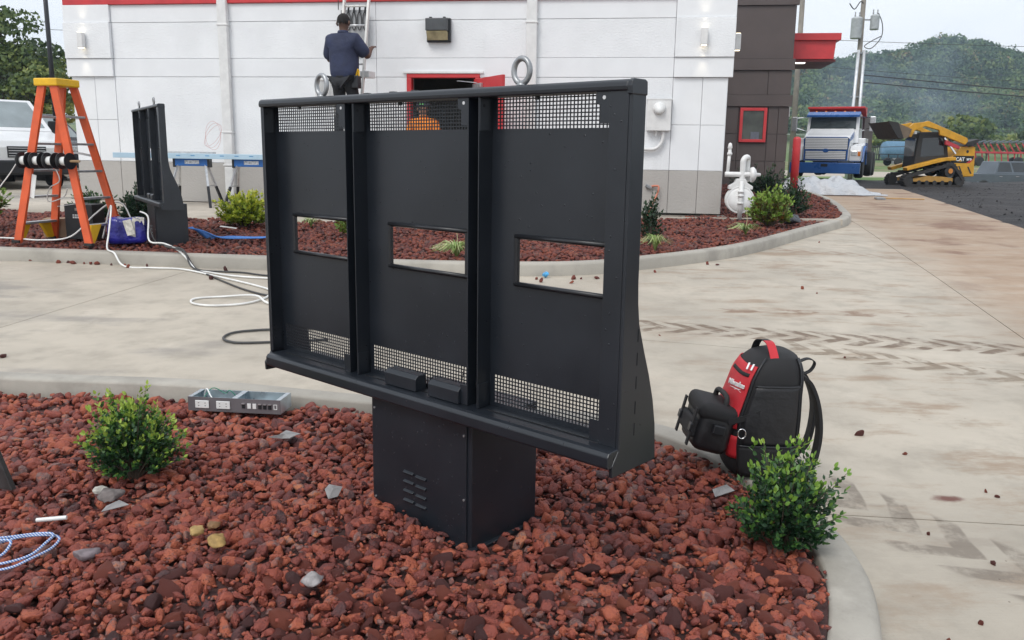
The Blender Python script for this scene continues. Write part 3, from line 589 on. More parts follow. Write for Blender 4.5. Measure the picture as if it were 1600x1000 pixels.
# ================================================================= MENU BOARD
def make_board(label):
    b = empty('menu_board', (-.131, 2.696, 0), R(-41.5), label, 'menu board', 'drive-through menu board cabinets')
    K = M['black']; SL, SR = -1.19, .59
    ped = MB(); ped.box((-.525, .004, -.12), (0, .345, .425)); ped.build('pedestal', K, b, bevel=.004)
    MB().box((-.512, -.002, -.06), (-.02, .0035, .41)).build('pedestal_door', K, b, bevel=.002)
    MB().box((-.55, -.02, -.14), (.02, .37, -.03)).build('base_plate', K, b, bevel=.004)
    for i in range(4):
        for j in range(2):
            x = -.338+j*.066; z = .163-i*.036-j*.003
            MB().prism([(0, 0), (-.009, .002), (-.011, .006), (0, .013)], x, x+.053, 'YZ').build('louvre', K, b, bevel=.002).location.z = z-.006
    for z in (.37, .14, -.03): MB().lathe([(.004, -.0055), (.004, -.0021)], 8, (-.03, 0, z), 'Y').build('screw', M['alu'], b)
    for z in (.37, .02): MB().lathe([(.004, -.0055), (.004, -.0021)], 8, (-.50, 0, z), 'Y').build('screw', M['alu'], b)
    # shelf
    MB().prism([(-.05, .43), (-.05, .462), (-.042, .472), (-.03, .476), (.075, .476), (.075, .452), (-.02, .452), (-.02, .424), (-.045, .424)], SL+.045, SR-.002, 'YZ').build('shelf', K, b, bevel=.003)
    MB().box((SL+.05, -.018, .42), (SR-.003, .19, .448)).build('lower_tray', K, b)
    for a, c in ((SL+.1, -.68), (-.57, -.06), (.06, .52)): MB().box((a, .012, .4765), (c, .015, .479)).build('shelf_seam', M['black_dark'], b)
    for a, c in ((-.427, -.262), (-.199, -.05)): MB().prism([(-.012, .478), (-.012, .522), (.004, .535), (.04, .535), (.04, .478)], a, c, 'YZ').build('junction_cover', K, b, bevel=.002)
    # side walls with the flared foot
    side = [(0, 1.49), (.066, 1.49), (.068, .95), (.072, .89), (.082, .83), (.112, .75), (.145, .67), (.172, .59), (.19, .51), (.2, .395), (-.028, .395), (-.03, .43), (0, .47)]
    for x0, x1, nm in ((SR-.012, SR, 'side_wall'), (SL, SL+.012, 'side_wall')): MB().prism(side, x0, x1, 'YZ').build(nm, K, b, bevel=.003)
    for z in (.80, .73, .66, .585, .52): MB().box((SR-.002, .075, z-.02), (SR+.0012, .0775, z+.018)).build('side_slot', M['black_dark'], b)
    MB().box((SR-.075, .0, .476), (SR-.012, .004, 1.475)).build('front_flange', K, b, bevel=.001)
    MB().box((SL+.012, .0, .476), (SL+.022, .004, 1.475)).build('front_flange', K, b, bevel=.001)
    MB().prism([(-.006, 1.472), (-.008, 1.484), (-.005, 1.496), (.004, 1.502), (.055, 1.502), (.066, 1.497), (.068, 1.472)], SL-.002, SR-.013, 'YZ').build('top_rail', K, b, bevel=.004, smooth=False)
    MB().prism([(-.008, 1.462), (-.010, 1.484), (-.007, 1.498), (.004, 1.504), (.055, 1.504), (.066, 1.499), (.068, 1.462)], SR-.013, SR+.003, 'YZ').build('rail_end_cap', K, b, bevel=.003)
    # uprights : channels open to the front
    for x0 in (-.648, -.023):
        m = MB(); m.box((x0, 0, .476), (x0+.004, .066, 1.474)); m.box((x0+.046, 0, .476), (x0+.050, .066, 1.474)); m.box((x0+.004, .054, .476), (x0+.046, .058, 1.474)); m.build('upright', K, b, bevel=.001, seg=1)
        MB().box((x0+.004, .0525, .48), (x0+.046, .0538, 1.45)).build('upright_inner_shade', M['black_dark'], b)  # black sheet paints in the shade inside the open channel
        MB().lathe([(.013, .03), (.013, .045), (.008, .05)], 14, (x0+.025, 0, .545), 'Y').build('clamp_knob', M['black_trim'], b, smooth=True)
    bays = ((SL+.012, -.648, -1.053, -.676), (-.598, -.023, -.459, -.082), (.027, SR-.012, .148, .525))
    for x0, x1, w0, w1 in bays:
        T0, T1 = .0605, .0635
        m = MB(); z = (.476, .49, .588, .905, 1.045, 1.377, 1.47, 1.452)
        m.box((x0, T0, .588), (x1, T1, .905)); m.box((x0, T0, 1.045), (x1, T1, 1.377)); m.box((x0, T0, .905), (w0, T1, 1.045)); m.box((w1, T0, .905), (x1, T1, 1.045)); m.box((x0, T0, .455), (x1, T1, .49)); m.build('back_panel', K, b)
        fr = MB(); fr.tube([(w0-.012, .055, 1.05), (w1+.012, .055, 1.05)], .0078, 10); fr.build('window_trim', M['black_trim'], b, smooth=True)
        fr = MB(); fr.tube([(w0-.012, .055, .90), (w1+.012, .055, .90)], .0078, 10); fr.build('window_trim', M['black_trim'], b, smooth=True)
        for x in (w0-.006, w1+.006): MB().box((x-.007, .049, .90), (x+.007, .0604, 1.05)).build('window_trim', M['black_trim'], b, bevel=.003)
        for z0, z1 in ((.49, .588), (1.377, 1.479)):            # perforated strips
            m = MB(); n = int(round((x1-x0-.04)/.0131)); k = int(round((z1-z0)/.0118)); a0, a1 = x0+.02, x1-.02; dx = (a1-a0)/n; dz = (z1-z0)/k
            m.box((x0, .0607, z0), (a0, .0631, z1)); m.box((a1, .0607, z0), (x1, .0631, z1))
            for i in range(n+1): m.box((a0+i*dx-.0019, .0607, z0), (a0+i*dx+.0019, .0628, z1))
            for i in range(k+1): m.box((a0, .0612, z0+i*dz-.0019), (a1, .0632, z0+i*dz+.0019))
            o = m.build('perforated_strip', K, b); o['kind'] = 'stuff'
        # bracket plates
        MB().box((x0+.0005, .001, 1.372), (x0+.004, .05, 1.470)).build('bracket', K, b, bevel=.001)
        MB().lathe([(.005, .0042), (.005, .0052)], 10, (x0+0, .018, 1.448), 'X').build('bolt_hole', M['black_dark'], b)
        MB().box((x0+.0005, .001, .478), (x0+.004, .05, .56)).build('bracket', K, b, bevel=.001)
        xr = x1 if x1 < .5 else SR-.075
        MB().prism([(xr-.045, 1.475), (xr-.045, 1.442), (xr-.03, 1.435), (xr-.03, 1.388), (xr, 1.388), (xr, 1.475)], .001, .0045).build('bracket', K, b, bevel=.0008)
        MB().lathe([(.0055, .0002), (.0055, .0009)], 10, (xr-.018, 0, 1.457), 'Y').build('bolt_hole', M['core'], b)
        MB().box((xr-.032, .001, .478), (xr, .0045, .545)).build('bracket', K, b, bevel=.001)
        MB().box((x0+.33*(x1-x0), .05, 1.462), (x0+.33*(x1-x0)+.012, .058, 1.474)).build('clip', M['black_trim'], b)
    for x in (-.817, .173):
        MB().tube([(x+.031*math.cos(a), .03, 1.545+.036*math.sin(a)) for a in np.linspace(0, 2*math.pi, 25)[:-1]], .0088, 10, True).build('lifting_ring', M['steel'], b, smooth=True)
        MB().lathe([(.016, 1.5), (.016, 1.507), (.009, 1.51), (.009, 1.516)], 12, (x, .03, 0)).build('ring_base', M['steel'], b, smooth=True)
    for x in (-.55, -.41, -.3): MB().box((x-.012, .02, 1.5015), (x+.012, .04, 1.507)).build('rail_bolt', M['black_trim'], b, bevel=.002)
    return b
board = make_board('large black three-bay menu board cabinet on a louvred pedestal in the near rock bed')
b2 = copy_tree(board); b2.location = (-4.04, 9.57, .27); b2.rotation_euler = (0, 0, R(-58)); b2['label'] = 'black menu board cabinet seen almost edge-on beside the orange stepladder'
# ================================================================= SHRUBS
def leaves(name, P, D, Nn, L, W, rnd, mat, parent):
    D = D/np.linalg.norm(D, axis=1)[:, None]; s = np.cross(D, Nn); s /= np.linalg.norm(s, axis=1)[:, None]+1e-9; n = np.cross(s, D); L = L[:, None]; W = W[:, None]
    V = np.stack([P, P+D*L*.3+s*W*.5+n*W*.15, P+D*L*.68+s*W*.46+n*W*.12, P+D*L+n*L*.02, P+D*L*.68-s*W*.46+n*W*.12, P+D*L*.3-s*W*.5+n*W*.15], 1)
    N = len(P); F = np.concatenate([np.arange(N)[:, None]*6+np.array([0, 1, 2, 3]), np.arange(N)[:, None]*6+np.array([0, 3, 4, 5])])
    o = npmesh(name, V.reshape(-1, 3), F, M[mat], parent, np.concatenate([rnd, rnd]), smooth=False); o['kind'] = 'stuff'; return o
def shrub(loc, w, h, twigs, leaf, label, mat='boxwood', seed=1, name='boxwood_shrub', group=None, bright=.5, per=9, lean=(0, 0), cat='shrub'):
    t = empty(name, loc, 0, label, cat, group); r = np.random.default_rng(seed); P, D, N, Rn = [], [], [], []; stem = MB()
    for i in range(twigs):
        a = r.uniform(0, 2*math.pi); el = math.asin(min(1, r.uniform(-.12, 1)**1.0)) if i % 4 else r.uniform(.6, 1.5)
        tip = np.array([math.cos(a)*math.cos(el)*w/2, math.sin(a)*math.cos(el)*w/2, h*.30+math.sin(el)*h*.62])*np.array([1, 1, 1])
        tip *= r.uniform(.66, 1.08) if r.random() > .14 else r.uniform(1.08, 1.32); tip[:2] += np.array(lean)*tip[2]; tip[2] = max(tip[2], .02)
        root = np.array([tip[0]*.25, tip[1]*.25, tip[2]*.25]); d = tip-root; Ln = np.linalg.norm(d); d /= Ln
        if i % 3 == 0: stem.tube([(0, 0, -.03), tuple(root), tuple(root+d*Ln*.6+np.array([0, 0, .01])), tuple(tip)], [leaf*.16, leaf*.12, leaf*.08, leaf*.04], 5)
        for k in range(per):
            f = .35+.65*(k+.5)/per; c = root+d*Ln*f
            for s in (1, -1):
                q = np.cross(d, r.normal(size=3)); q /= np.linalg.norm(q); dd = d*r.uniform(.5, 1.0)+q*s*.9+np.array([0, 0, .15]); P.append(c+r.normal(size=3)*leaf*.15); D.append(dd)
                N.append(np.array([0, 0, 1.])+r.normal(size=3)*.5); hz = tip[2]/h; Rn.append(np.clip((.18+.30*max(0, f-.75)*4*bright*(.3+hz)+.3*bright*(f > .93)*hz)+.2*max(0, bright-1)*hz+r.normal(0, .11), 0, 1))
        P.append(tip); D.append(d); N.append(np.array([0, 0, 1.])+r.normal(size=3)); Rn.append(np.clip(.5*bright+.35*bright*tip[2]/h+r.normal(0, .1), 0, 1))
    stem.build('stems', M['bark'], t); P, D, N = np.array(P), np.array(D), np.array(N); L = r.uniform(.75, 1.2, len(P))*leaf
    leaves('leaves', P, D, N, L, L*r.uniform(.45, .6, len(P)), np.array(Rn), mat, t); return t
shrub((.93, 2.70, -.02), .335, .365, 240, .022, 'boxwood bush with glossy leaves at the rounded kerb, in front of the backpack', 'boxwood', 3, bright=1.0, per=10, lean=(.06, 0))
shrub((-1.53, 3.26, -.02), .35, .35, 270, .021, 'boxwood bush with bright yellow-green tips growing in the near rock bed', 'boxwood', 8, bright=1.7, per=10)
shrub((-5.72, 11.5, .3), .55, .42, 120, .05, 'green shrub behind the right legs of the orange ladder', 'dark_leaf', 4, bright=.9, per=6, name='shrub')
shrub((-5.1, 11.55, .3), .52, .48, 130, .05, 'dark green rounded shrub just left of the edge-on menu board', 'dark_leaf', 5, bright=.4, per=6, name='shrub')
shrub((-3.62, 11.45, .3), .72, .42, 220, .055, 'bright lime-yellow feathery shrub below the sawhorses', 'lime_leaf', 6, bright=1.3, per=7, name='lime_shrub')
shrub((-6.75, 10.6, .28), .7, .95, 130, .07, 'light green leafy shrub at the left edge beside the ladder', 'azalea_leaf', 9, bright=1.2, per=6, name='shrub')
shrub((3.72, 12.35, .33), .62, .52, 150, .062, 'leafy shrub with yellowing lower leaves in the bed by the building corner', 'azalea_leaf', 7, bright=1.2, per=6, name='shrub')
shrub((4.6, 14.1, .36), .62, .55, 130, .05, 'dark shrub right of the yellowing shrub, near the kerb corner', 'dark_leaf', 12, bright=.9, per=6, name='shrub')
shrub((5.6, 18.9, .42), .75, .65, 110, .06, 'dark shrub in the middle of the row before the brown wall', 'dark_leaf', 13, bright=.8, per=6, name='shrub')
shrub((5.75, 21.3, .45), .75, .7, 110, .06, 'dark shrub nearest the gas meter in the row before the brown wall', 'dark_leaf', 14, bright=.6, per=6, name='shrub')
shrub((1.62, 10.0, .28), .28, .6, 60, .04, 'slim green shrub half hidden by the right edge of the menu board', 'dark_leaf', 15, bright=.6, per=6, name='shrub')
shrub((-2.0, 10.5, .28), .4, .42, 60, .055, 'green shrub seen through the left window of the menu board', 'azalea_leaf', 16, bright=1.2, per=6, name='shrub')
def grass(loc, w, h, n, label, seed, tall=False):
    t = empty('grass_clump', loc, 0, label, 'plant'); r = np.random.default_rng(seed); V, F, Rn = [], [], []
    for i in range(n):
        a = r.uniform(0, 6.28); ln = r.uniform(.6, 1)*w*.62; up = h*r.uniform(.6, 1); wd = .009; ca, sa = math.cos(a), math.sin(a); b = len(V)
        for k in range(6):
            f = k/5; x = ln*f**1.2; z = up*math.sin(min(1, f*1.15)*math.pi*.78); ww = wd*(1-f*.9)
            V += [(x*ca-sa*ww, x*sa+ca*ww, z), (x*ca+sa*ww, x*sa-ca*ww, z+.002)]
        c = r.uniform(0, 1)
        for k in range(5): F.append((b+2*k, b+2*k+1, b+2*k+3, b+2*k+2)); Rn.append(c)
    o = npmesh('blades', np.array(V), np.array(F), M['grass_leaf'], t, np.array(Rn)); o['kind'] = 'stuff'
    if tall: MB().tube([(0, 0, 0), (.01, 0, .2), (-.01, .01, .38)], .004, 5).build('flower_stalk', pm('straw', (.45, .38, .22), .8), t)
grass((3.1, 11.3, .3), .42, .16, 80, 'striped grass clump with a dry stalk, by the building corner', 1, True)
grass((-.6, 8.95, .22), .5, .18, 100, 'yellow-green striped grass seen through the middle window of the menu board', 2, True)
grass((1.62, 9.62, .25), .36, .2, 60, 'pale grass clump at the right edge of the menu board', 3)
grass((-2.75, 11.5, .3), .3, .13, 50, 'small pale grass clump seen through the left window of the menu board', 4)
grass((5.0, 16.9, .4), .4, .12, 50, 'low pale grass clump behind the shrubs beside the gas meter', 5)
# ================================================================= THINGS LYING IN THE NEAR BED
pb = empty('power_box', (-1.37, 4.18, .015), R(-6), 'shallow galvanised box with white power outlets and data sockets lying on the lava rock', 'electrical box')
MB().box((-.24, -.12, 0), (.24, -.0+.02, .006)).build('bottom', M['zinc'], pb)
gm = pm('grey_painted_steel_front', (.16, .15, .16), .5, .3)
MB().box((-.24, -.124, 0), (.24, -.12, .072)).build('front_plate', gm, pb); MB().box((-.24, .02, 0), (.24, .024, .07)).build('back_wall', M['zinc'], pb)
for x in (-.24, .236, -.004): MB().box((x, -.12, .006), (x+.004, .02, .07)).build('side_wall', M['zinc'], pb)
for a, c in (((-.24, -.12, .0702), (-.218, .02, .0722)), ((.218, -.12, .0702), (.24, .02, .0722)), ((-.012, -.12, .0702), (.016, .02, .0722))): MB().box(a, c).build('rim_flange', M['zinc'], pb)
for x in (-.165, -.055):
    oo = MB().box((x-.036, -.129, .016), (x+.036, -.124, .056)).build('power_outlet', M['white_plastic'], pb, bevel=.003)
    for dx in (-.02, .014):
        for dz in (.028, .042): MB().box((x+dx, -.1296, dz), (x+dx+.006, -.1289, dz+.003)).build('slot', M['black_dark'], oo)
for x in (.05, .135, .16, .186): MB().box((x-.008, -.1275, .024), (x+.008, -.1242, .046)).build('data_socket', M['black_dark'], pb); MB().box((x-.008, -.13, .046), (x+.008, -.1242, .05)).build('socket_hood', M['alu'], pb)
for x in (.08, .107): MB().box((x-.009, -.1275, .024), (x+.009, -.1242, .05)).build('socket_cover', M['white_plastic'], pb)
fr = MB(); [fr.box(a, c) for a, c in (((.206, -.1262, .024), (.209, -.1242, .05)), ((.221, -.1262, .024), (.224, -.1242, .05)), ((.209, -.1262, .047), (.221, -.1242, .05)), ((.209, -.1262, .024), (.221, -.1242, .027)))]; fr.build('square_outline', M['white_plastic'], pb)
MB().tube(catmull([(-.2, -.08, .02), (-.16, -.02, .09), (-.1, 0, .06), (-.06, -.03, .085), (-.02, -.01, .03)], 6), .0025, 6).build('green_wire', pm('green_wire', (.03, .22, .14), .4), pb, smooth=True)
MB().tube(catmull([(-.22, -.0, .02), (-.19, -.02, .085), (-.15, -.06, .06), (-.11, -.09, .03)], 6), .004, 6).build('white_wire', M['white_plastic'], pb, smooth=True)
mb = MB(); mb.lathe([(.002, -.05), (.0075, -.05), (.0075, .05), (.002, .05)], 12, (0, 0, 0), 'X'); o = mb.build('chalk_stick', M['white_plastic'], smooth=False, bevel=.001); o.location = (-1.59, 2.745, .035); o.rotation_euler = (0, R(-3), R(8)); tag(o, 'short white plastic tube lying on the rocks at lower left', 'tube')
def rope_mat():
    t = NT('blue_white_rope'); p = t.pos(); wv = t.n('ShaderNodeTexWave', bands_direction='DIAGONAL'); t.set(wv.inputs[0], p); wv.inputs['Scale'].default_value = 55
    return t.fin(t.mix(t.ss(wv.outputs['Fac'], .4, .6), (.10, .2, .5), (.55, .62, .72)), .7)
mb = MB()
for pts in ([(-1.75, 2.44, 0), (-1.6, 2.40, .01), (-1.53, 2.40, .02), (-1.49, 2.44, .03), (-1.465, 2.51, .03), (-1.475, 2.58, .03), (-1.52, 2.605, .03), (-1.6, 2.59, .03), (-1.66, 2.54, .03), (-1.8, 2.48, .02)], [(-1.8, 2.56, .03), (-1.66, 2.57, .035), (-1.56, 2.605, .035), (-1.5, 2.59, .04), (-1.485, 2.52, .045), (-1.5, 2.45, .035), (-1.56, 2.405, .03), (-1.64, 2.415, .02), (-1.75, 2.43, 0)], [(-1.72, 2.53, .03), (-1.62, 2.535, .045), (-1.585, 2.49, .045), (-1.6, 2.44, .03), (-1.7, 2.42, .02)]):
    mb.tube(catmull([(a, c, z+.012) for a, c, z in pts], 7), .0043, 8)
tag(mb.build('rope_coil', rope_mat(), smooth=True), 'coil of thin blue and white rope at the lower left', 'rope')
mb = MB(); mb.m = Matrix.Translation((-1.96, 3.05, .02)) @ Matrix.Rotation(R(-15), 4, 'Z'); mb.prism([(-.14, 0), (.075, 0), (.0, .19), (-.14, .24)], -.01, .012); tag(mb.build('metal_wedge', pm('dark_sheet_metal', (.06, .055, .055), .5, .4, .3, 12), bevel=.002), 'dark sheet-metal piece cut by the left picture edge', 'metal sheet')
def stone(loc, s, col, label, k=3, flat=.7, grp=None, name='stone', rough=.8):
    V, F = rockshape(3, 200+k); o = npmesh(name, V*np.array([1, 1, flat])*s, F, pm(name+'_colour', col, rough, 0, .3, 30, bump=.003, bs=90), smooth=True); o.location = loc; o.rotation_euler = (0, 0, k*1.3); return tag(o, label, 'stone', grp)
stone((-.97, 2.60, .035), .05, (.36, .23, .08), 'largest ochre-yellow stone among the red rocks', 1); stone((-1.06, 2.68, .03), .034, (.36, .24, .09), 'smaller ochre-yellow stone left of the big yellow one', 2)
stone((-1.02, 2.72, .03), .033, (.20, .11, .05), 'brownish stone behind the two yellow stones', 5); stone((-1.5, 2.98, .03), .05, (.14, .12, .115), 'grey-brown stone below the left boxwood', 4)
stone((-1.55, 3.02, .03), .035, (.40, .38, .34), 'pale stone touching the grey-brown one below the left boxwood', 6); stone((-.60, 2.36, .03), .035, (.30, .28, .28), 'light grey stone among red rocks at bottom centre-left', 7); stone((-1.35, 2.5, .03), .042, (.17, .14, .15), 'purple-grey stone near the yellow stones', 8)
fabm = pm('grey_landscape_fabric', (.24, .235, .235), .8, 0, .2, 20, bump=.002, bs=120)
def scrap(pts, loc, lab, rz=0):
    pts = [(x*.55, y*.55) for x, y in pts]; mb = MB(); n = len(pts); top = [(x, y, .012*math.sin(x*40+y*31)) for x, y in pts]; mb.add(top+[(0, 0, .012)], [(i, (i+1) % n, n) for i in range(n)]); o = mb.build('fabric_scrap', fabm); o.location = (loc[0], loc[1], loc[2]-.018); o.rotation_euler = (R(12), 0, rz)
    sm_ = o.modifiers.new('thickness', 'SOLIDIFY'); sm_.thickness = .003; tag(o, lab, 'fabric')
scrap([(-.13, -.03), (-.02, -.02), (.05, -.05), (.1, -.02), (.12, .05), (0, .06), (-.08, .02)], (-1.03, 3.68, .045), 'wide grey fabric scrap poking from rocks below the power box'); scrap([(-.07, -.03), (0, -.05), (.07, -.02), (.02, .06), (-.03, .05)], (-.67, 3.02, .055), 'grey fabric scrap beside the pedestal', 1)
scrap([(-.08, -.02), (.09, -.04), (.03, .03), (-.05, .03)], (-1.43, 2.87, .05), 'light grey fabric scrap below the left boxwood', .4); scrap([(-.07, -.04), (.08, -.04), (.06, .04), (-.05, .04)], (.83, 3.12, .04), 'grey fabric corner under the backpack edge', .3)
for i, (x, y) in enumerate([(-5.19, 9.02), (-4.83, 8.93), (-4.74, 8.95), (-4.67, 8.9), (-4.55, 8.9), (-4.47, 8.88), (-4.40, 8.87), (-4.23, 8.84), (-4.06, 8.78), (-4.0, 8.72), (-3.84, 8.8), (-3.29, 5.31), (-2.95, 8.62), (-2.93, 8.13), (.24, 8.39), (.28, 8.25), (.58, 8.21), (.61, 8.42), (.69, 8.44), (.85, 8.47), (1.51, 8.9), (2.2, 9.5), (2.3, 9.45), (4.2, 11.6), (1.78, 4.12), (1.9, 3.87), (2.06, 3.45), (2.08, 3.40), (1.1, 6.15), (2.27, 5.6), (2.8, 8.08), (2.87, 7.87), (1.62, 3.05), (1.75, 2.83), (1.5, 2.45), (1.35, 2.35), (.74, 4.05), (.9, 4.15)]):
    s = .028 if i in (24,) else random.uniform(.008, .014) if (x > .9 and y < 8) else random.uniform(.018, .034)
    o = bpy.data.objects.new('loose_rock', singles[i % 14]); COL.objects.link(o); o.scale = (s,)*3; o.location = (x, y, G(0, y)+s*.45); o.rotation_euler = (i, i*2, i*3)
    lb = 'largest red lava rock lying alone on the concrete right of the backpack' if i == 24 else ('red lava rock lying in the gutter along the far kerb' if y > 8 and x < 2 else 'small red rock chip scattered on the concrete lane')
    tag(o, lb, 'rock', 'rocks along the far kerb' if (y > 8 and x < 2) else 'rock chips on the lane')
# ================================================================= BACKPACK
bp_ = empty('backpack', (1.03, 3.40, .015), R(-2), 'black and red tool backpack standing on the kerb with a pouch strapped on its front', 'backpack')
LV = [(0, 0, .105, .125, 3.2), (.012, 0, .125, .148, 3.4), (.06, 0, .14, .16, 3.6), (.15, 0, .148, .167, 3.8), (.26, .004, .147, .167, 3.8), (.35, .018, .132, .162, 3.6), (.42, .03, .124, .155, 3.4), (.47, .042, .108, .142, 3.1), (.50, .052, .085, .118, 2.8), (.518, .058, .045, .07, 2.3)]
def bpt(z, a, off=0):
    k = [np.interp(z, [l[0] for l in LV], [l[j] for l in LV]) for j in (1, 2, 3, 4)]; c, s = math.cos(a), math.sin(a); e = 2/k[3]
    return Vector((k[0]+(k[1]+off)*math.copysign(abs(c)**e, c), (k[2]+off)*math.copysign(abs(s)**e, s), z))
def bpatch(name, mat, a0, a1, zs, off, na=14, par=bp_, edge=None):
    mb = MB(); V = []; n = na+1
    for z in zs:
        for i in range(n): a = R(a0+(a1-a0)*i/na); V.append(bpt(z, a, off))
    mb.add(V, [(j*n+i, j*n+i+1, (j+1)*n+i+1, (j+1)*n+i) for j in range(len(zs)-1) for i in range(na)])
    o = mb.build(name, mat, par, smooth=True); q = o.modifiers.new('thickness', 'SOLIDIFY'); q.thickness = .004; q.offset = 0; return o
fab = pm('black_ballistic_nylon', (.008, .008, .0095), .72, 0, .2, 9, bump=.0015, bs=380); fab2 = pm('smooth_black_nylon', (.010, .010, .012), .45, 0, .2, 7, bump=.004, bs=22); redf = pm('red_nylon', (.50, .016, .026), .6, 0, .12, 14, bump=.0012, bs=300)
mb = MB(); n = 48; zs = [l[0] for l in LV]; zz = sorted(set(list(np.linspace(0, .5, 26))+[.506, .515])); V = [bpt(z, 2*math.pi*i/n) for z in zz for i in range(n)]
mb.add(V, [(j*n+i, j*n+(i+1) % n, (j+1)*n+(i+1) % n, (j+1)*n+i) for j in range(len(zz)-1) for i in range(n)]+[tuple(range(n-1, -1, -1)), tuple((len(zz)-1)*n+i for i in range(n))]); mb.build('body', fab, bp_, smooth=True)
bpatch('front_panel', redf, 128, 232, np.linspace(.215, .468, 14), .004); bpatch('lower_red_panel', redf, 205, 236, np.linspace(.09, .185, 6), .0045)
bpatch('side_panel', fab2, 247, 306, np.linspace(.15, .40, 12), .006); bpatch('side_pocket', fab, 240, 312, np.linspace(.02, .15, 8), .011); bpatch('front_pocket_flap', pm('black_slot', (.01, .01, .011), .8), 170, 222, np.linspace(.425, .438, 3), .0065)
for a in (238, 312, 322): MB().tube([bpt(z, R(a), .005) for z in np.linspace(.03, .5, 24)], .0042, 6).build('zip_piping', M['black_trim'], bp_, smooth=True)
MB().tube([bpt(.395, R(a), .008) for a in np.linspace(247, 306, 10)], .003, 6).build('seam', M['black_trim'], bp_, smooth=True); MB().tube([bpt(.152, R(a), .013) for a in np.linspace(240, 312, 12)], .004, 6).build('pocket_hem', M['black_trim'], bp_, smooth=True)
def ribbon(pts, wdir, width, th, mat, name, par=bp_):
    P = catmull(pts, 6); wv = Vector(wdir).normalized(); mb = MB(); V = []
    for i, p in enumerate(P):
        t = (P[min(i+1, len(P)-1)]-P[max(0, i-1)]).normalized(); n = t.cross(wv).normalized()
        V += [p-wv*width/2-n*th/2, p+wv*width/2-n*th/2, p+wv*width/2+n*th/2, p-wv*width/2+n*th/2]
    k = len(P); mb.add(V, [(i*4+j, i*4+(j+1) % 4, (i+1)*4+(j+1) % 4, (i+1)*4+j) for i in range(k-1) for j in range(4)]+[(3, 2, 1, 0), tuple((k-1)*4+j for j in range(4))]); return mb.build(name, mat, par, smooth=False, bevel=.001, seg=1)
ribbon([(.03, -.13, .435), (.028, -.115, .49), (.02, -.07, .545), (.015, -.03, .555)], (1, 0, 0), .034, .005, redf, 'handle'); ribbon([(.015, -.03, .555), (.01, .02, .55), (0, .07, .53), (-.01, .1, .46)], (1, 0, 0), .03, .005, fab, 'handle_rear')
ribbon([(.13, -.05, .47), (.175, -.05, .49), (.205, -.05, .475), (.19, -.05, .44), (.15, -.05, .42)], (0, 1, 0), .03, .004, fab, 'hang_loop')
ribbon([(.135, -.075, .43), (.18, -.08, .40), (.215, -.085, .32), (.232, -.09, .22), (.23, -.09, .13), (.21, -.09, .05), (.16, -.08, .03)], (0, 1, 0), .06, .014, fab, 'shoulder_strap'); ribbon([(.135, .075, .43), (.2, .08, .40), (.25, .085, .3), (.262, .09, .2), (.24, .09, .08), (.17, .08, .03)], (0, 1, 0), .06, .014, fab, 'shoulder_strap')
po = empty('pouch', (-.205, -.035, .205), 0); po.parent = bp_; po.rotation_euler = (0, R(14), R(4))
MB().box((-.075, -.12, -.10), (.075, .12, .09)).build('pouch_body', fab2, po, bevel=.035, seg=4, smooth=True); MB().box((-.083, -.125, .03), (.083, .125, .105)).build('pouch_lid', fab, po, bevel=.03, seg=4, smooth=True)
MB().box((-.095, -.10, -.055), (-.07, .10, .02)).build('pouch_front_pocket', fab, po, bevel=.01, seg=3)
MB().tube(catmull([(.02, -.08, .1), (.02, -.06, .135), (.02, .06, .135), (.02, .08, .1)], 6), .011, 8).build('pouch_handle', M['rubber'], po, smooth=True)
for y in (-.09, .09):
    MB().box((-.097, y-.012, -.09), (-.09, y+.012, .07)).build('pouch_strap', fab, po, bevel=.001); MB().box((-.104, y-.016, -.03), (-.092, y+.016, .005)).build('buckle', M['black_trim'], po, bevel=.004)
MB().box((-.02, -.14, -.01), (.03, -.122, .03)).build('side_buckle', M['black_trim'], po, bevel=.005)
ribbon([(-.15, -.155, .245), (-.09, -.165, .265), (-.03, -.172, .29)], (0, 0, 1), .026, .004, fab, 'compression_strap'); MB().tube([(-.1+.016*math.cos(a), -.178, .205+.02*math.sin(a)) for a in np.linspace(0, 6.28, 16)[:-1]], .003, 6, True).build('metal_ring', M['chrome'], bp_, smooth=True)
wh = pm('white_embroidery', (.8, .8, .8), .6)
def fm(z, a, off): p = bpt(z, R(a), off); n = (bpt(z, R(a), off+.01)-p).normalized(); n = (n+Vector((-.9, -.0, .12))).normalized(); xa = Vector((0, 0, 1)).cross(n).normalized(); ya = n.cross(xa); return Matrix(((xa.x, ya.x, n.x, p.x), (xa.y, ya.y, n.y, p.y), (xa.z, ya.z, n.z, p.z), (0, 0, 0, 1)))
text('Milwaukee', .032, wh, bp_, fm(.385, 194, .0095) @ Matrix.Rotation(R(4), 4, 'Z'), .35, .002, 'logo_lettering', .0006)
mb = MB(); mb.m = fm(.385, 194, .0095) @ Matrix.Rotation(R(4), 4, 'Z'); mb.prism([(-.05, -.019), (.045, -.017), (.028, -.024), (.05, -.027), (-.015, -.025), (.005, -.021)], -.001, .002, 'XY'); mb.build('logo_bolt', wh, bp_)
for dx in (0, .03): MB().bar(bpt(.475, R(205+dx*500), .012), bpt(.455, R(212+dx*400), .02), .007, .004).build('zip_pull', wh, bp_)
